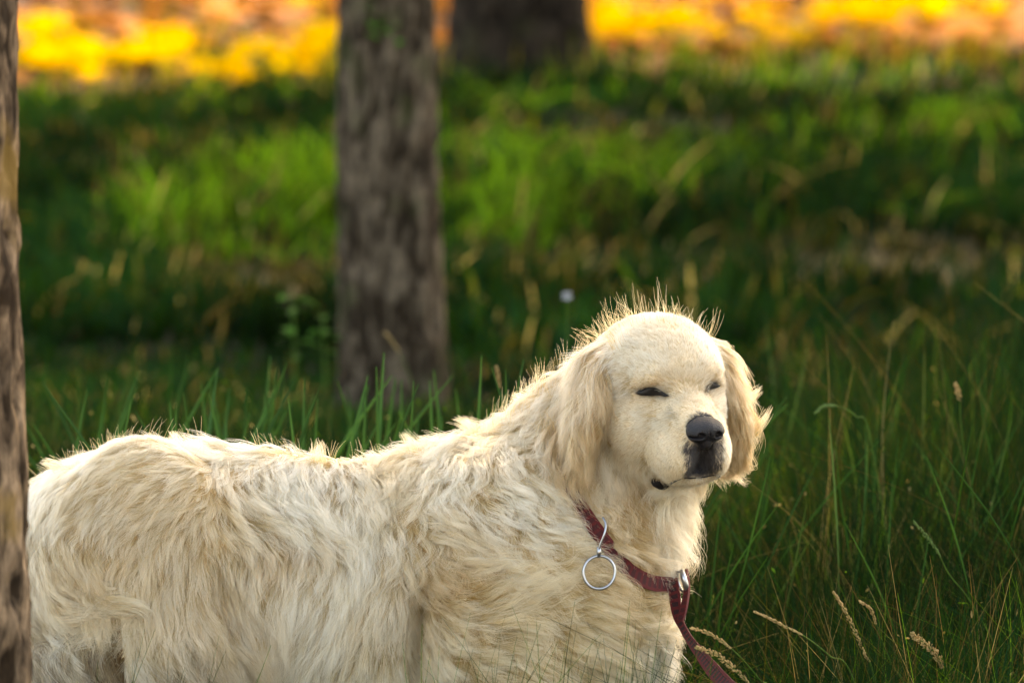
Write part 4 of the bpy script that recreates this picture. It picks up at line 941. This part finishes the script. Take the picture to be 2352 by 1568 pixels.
def tree(x, y, rb, rt, hz, cr, cz, ch, mat, label, flare=1.25, lean=(0, 0), n=20000, size=.075, seed=1, group=None, detail=1.0, depth=.2):
    o = empty('tree', (x, y, 0), label=label, category='tree')
    if group: o['group'] = group
    hs = [0, .06, .2, .5, 1.0]; path = [(lean[0] * t * hz, lean[1] * t * hz, -.05 + t * hz) for t in hs]; rr = [rb * flare, rb * (1 + (flare - 1) * .45), rb * (1 + (flare - 1) * .05), rb * .97, rt]
    mesh_obj('trunk', *trunk_mesh(path, rr, int(84 * detail), int(260 * detail), depth, seed), mat, o)
    top = np.array(path[-1]); V, F, bl = crown_mesh(np.array([0, 0, cz]) + (top[0], top[1], 0), np.array([cr, cr, ch]), n, size, seed)
    for k in range(7):
        e = bl[k * 3]; mid = top * .45 + e * .55 + (0, 0, .25)
        mesh_obj('branch', *tube(smooth_path([top - (0, 0, .35), mid, e], 10), np.linspace(rt * .62, .012, 10), 8), mat, o)
    mesh_obj('crown', V, F, m_leaf, o, smooth=False); return o
t1 = ground_at(898, 935); t2 = ground_at(1190, 196)
TREE1 = tree(t1[0], t1[1], .091, .068, 2.4, 2.6, 4.3, 1.7, m_bark, 'grey brown rough-barked tree in the middle of the grass behind the dog', flare=1.22, seed=11, lean=(-.008, 0), n=16000)
TREE2 = tree(t2[0], t2[1], .183, .15, 3.2, 4.2, 6.2, 2.8, m_bark2, 'thick dark tree farthest away at the edge of the sunlit ground', flare=1.4, n=26000, size=.12, seed=23)
TREE3 = tree(W(-119, 1568, -1.1)[0], -1.1, .082, .07, 3.4, 1.7, 5.4, 1.4, m_bark3, 'lichen-spotted warm brown tree trunk nearest the camera beside the dog rump', flare=1.25, seed=37, lean=(-.012, 0), n=5000)
for k, (xx, yy) in enumerate(((3.0, 4.3), (3.2, 9.6), (3.1, 15.2), (3.4, 20.6))):  # unseen trees added beside the view to shade the dog and grass
    tree(xx, yy, .10, .075, 2.3, 2.7, 4.6, 1.8, m_bark, ('unseen tree added for shade at the near end of the row', 'second unseen tree of the row added for shade', 'third unseen tree of the row added for shade', 'unseen tree added for shade at the far end of the row')[k], seed=50 + k, n=(8500, 13000, 17000, 19000)[k], size=.085, detail=.4, group='unseen trees added in a row to shade the grass')
# ------------------------------------------------------------------ single stalks, leaves and sprouts
m_stem = simple_mat('stalk_green', (.05, .10, .015), .8, noise=.3, scale=60, spec=.08)
m_straw = simple_mat('seed_straw', (.40, .27, .12), .9, noise=.35, scale=160, spec=.05)
m_pale = simple_mat('seed_green', (.10, .16, .05), .9, noise=.35, scale=160, spec=.05)
def stalk(px, y0, nhead, label, headmat, fat=.0022, fluffy=1.0, seed=0):
    fat *= .65; fluffy *= .8
    rg = np.random.default_rng(seed); pts = [W(a, b, y0 + .03 * i) for i, (a, b) in enumerate(px)]
    l = pts[-1]; d = nrm(pts[-1] - pts[-2]); base = np.array([l[0] + d[0] * .12, l[1] + .02, 0.0]); pts += [l * .55 + base * .45 + d * .03, base]
    o = empty('grass_stalk', tuple(base), label=label, category='grass stalk'); P = smooth_path(pts, 70) - base
    mesh_obj('stem', *tube(P[8:], np.linspace(.0006, .0012, 62), 7), m_stem, o)
    hn = int(70 * nhead); V, F = [], []
    base6 = np.array([(1, 0, 0), (0, .32, 0), (0, 0, .32), (0, -.32, 0), (0, 0, -.32), (-1, 0, 0)]); tri = [(0, 1, 2), (0, 2, 3), (0, 3, 4), (0, 4, 1), (5, 2, 1), (5, 3, 2), (5, 4, 3), (5, 1, 4)]
    for i in range(int(260 * nhead * 2)):
        t = rg.random() * (hn - 1); k = int(t); p = P[k] * (1 - t + k) + P[k + 1] * (t - k); T = nrm(P[k] - P[k + 1]); side = nrm(np.cross(T, rg.normal(size=3)))
        w = fat * fluffy * (.25 + math.sin(min(1, (t + 1) / hn) * math.pi) ** .6) * (.7 + .45 * math.sin(k * 1.9)); ax = nrm(T + side * rg.uniform(.25, .6) * fluffy); s = rg.uniform(.0018, .0030) * (.7 + .5 * fluffy)
        b = nrm(np.cross(ax, side)); c = np.cross(ax, b); M = np.stack([ax, b, c]); v = base6 * s @ M + p + side * w; n0 = len(V); V.extend(v); F += [(a + n0, b_ + n0, c_ + n0) for a, b_, c_ in tri]
    mesh_obj('seed_head', V, np.array(F), headmat, o); return o
stalk([(1733, 1404), (1765, 1418), (1800, 1436), (1850, 1462), (1905, 1505), (1960, 1560)], -.35, .42, 'thin straw-coloured grass head pointing at the leash above the other pale heads', m_straw, .0018, 1.0, 1)
stalk([(1914, 1358), (1940, 1400), (1962, 1445), (1985, 1500), (2010, 1570)], -.25, .60, 'long tan grass head arching in the middle of the pale heads', m_straw, .0030, .9, 2)
stalk([(1974, 1380), (1998, 1396), (2010, 1425), (2022, 1460), (2050, 1530), (2085, 1600)], -.20, .34, 'short hooked tan grass head just beside the long tan one', m_straw, .0020, 1.0, 3)
stalk([(2096, 1456), (2125, 1478), (2152, 1505), (2168, 1545), (2172, 1610)], -.28, .48, 'fluffy drooping tan grass head farthest from the dog', m_straw, .0046, 1.4, 4)
stalk([(2100, 1198), (2128, 1232), (2152, 1264), (2180, 1318), (2225, 1375), (2280, 1470), (2330, 1590)], .12, .30, 'pale green grass head leaning over the darkest grass beside the dog', m_pale, .0034, .9, 5)
stalk([(1588, 1442), (1625, 1452), (1664, 1476), (1700, 1508), (1745, 1560), (1780, 1610)], -.32, .36, 'straw-coloured grass head bending over the red leash', m_straw, .0026, 1.0, 6)
stalk([(1600, 1486), (1640, 1500), (1680, 1530), (1720, 1568), (1760, 1620)], -.42, .50, 'thick straw grass head lowest in the picture under the leash', m_straw, .0040, 1.1, 7)
stalk([(2195, 880), (2204, 915), (2206, 960), (2215, 1040), (2235, 1150)], .9, .20, 'upright cream grass head standing out of the grass near the picture edge', m_straw, .0046, 1.1, 8)
stalk([(1872, 948), (1895, 932), (1930, 934), (1965, 955), (2000, 1010)], 1.0, .30, 'olive grass head curving over in the grass beside the dog ear', m_pale, .003, .9, 9)
stalk([(1140, 842), (1145, 872), (1150, 905), (1155, 960)], 1.3, .34, 'yellowish grass head standing behind the dog neck', m_straw, .0032, 1.0, 10)
stalk([(884, 762), (905, 790), (925, 825), (945, 880), (955, 950)], 3.6, .28, 'dry tan grass head leaning against the foot of the middle tree', m_straw, .004, .8, 11)
m_leafb = simple_mat('weed_leaf', (.045, .13, .012), .8, noise=.3, scale=40, spec=.08)
def leafv(c, d, n, L, w):
    d, n = nrm(np.array(d, float)), np.array(n, float); s = nrm(np.cross(d, n)); u = np.cross(s, d); V = []
    for i in range(7):
        t = i / 6; ww = w * math.sin(math.pi * min(1, .08 + t * .92)) ** .8
        for k in (-1, -.5, 0, .5, 1): V.append(np.array(c) + d * L * t + s * ww * k + u * (abs(k) * ww * .35 - L * .35 * t * t))
    F = [(i * 5 + k, i * 5 + k + 1, i * 5 + k + 6, i * 5 + k + 5) for i in range(6) for k in range(4)]; return V, np.array(F)
def weed(px, py, y, n, size, label, seed):
    rg = np.random.default_rng(seed); c = W(px, py, y); base = np.array([c[0], c[1], 0]); o = empty('weed', tuple(base), label=label, category='plant'); hh = c[2]
    mesh_obj('stem', *tube([(0, 0, 0), (0.004, 0, hh * .5), (0, 0, hh)], [.003, .002, .0015], 6), m_stem, o)
    for i in range(n):
        a = i * 2.4 + rg.uniform(-.4, .4); z = hh * rg.uniform(.6, 1.0); mesh_obj('leaf', *leafv((0, 0, z), (math.cos(a), math.sin(a), rg.uniform(-.1, .7)), (0, 0, 1), size * rg.uniform(.7, 1.2), size * .36), m_leafb, o)
weed(672, 682, 5.6, 8, .042, 'small bright green broad-leaved weed standing in the grass near the middle tree', 1)
weed(742, 722, 5.6, 7, .036, 'small blue-green weed touching the foot of the middle tree', 2)
# leaves sprouting from the middle trunk
rg = np.random.default_rng(5); c = W(878, 58, t1[1] - .085) - np.array([t1[0], t1[1], 0])
for i in range(8):
    a = rg.uniform(-2.9, -.2); mesh_obj('leaf', *leafv(c + rg.normal(size=3) * (.022, .004, .016), (math.cos(a), math.sin(a) * .6, rg.uniform(-.5, .6)), (0, -.3, 1), rg.uniform(.018, .03), .007), m_leafb, TREE1)
# white blossom behind the crown of the head
c = W(1302, 680, 3.0); o = empty('white_blossom', (c[0], c[1], 0), label='tiny white blossom in the grass just above the dog nape', category='flower')
mesh_obj('stem', *tube([(0, 0, 0), (0, 0, c[2])], [.0008, .0006], 6), m_stem, o)
m_white = simple_mat('white_petal', (.42, .42, .43), .8)
for i in range(22):
    a = i * 2.4; mesh_obj('petal', *leafv((0, 0, c[2]), (math.cos(a) * .8, math.sin(a) * .8, -.5 + i * .09), (0.1, 0, 1), .0095, .0038), m_white, o)
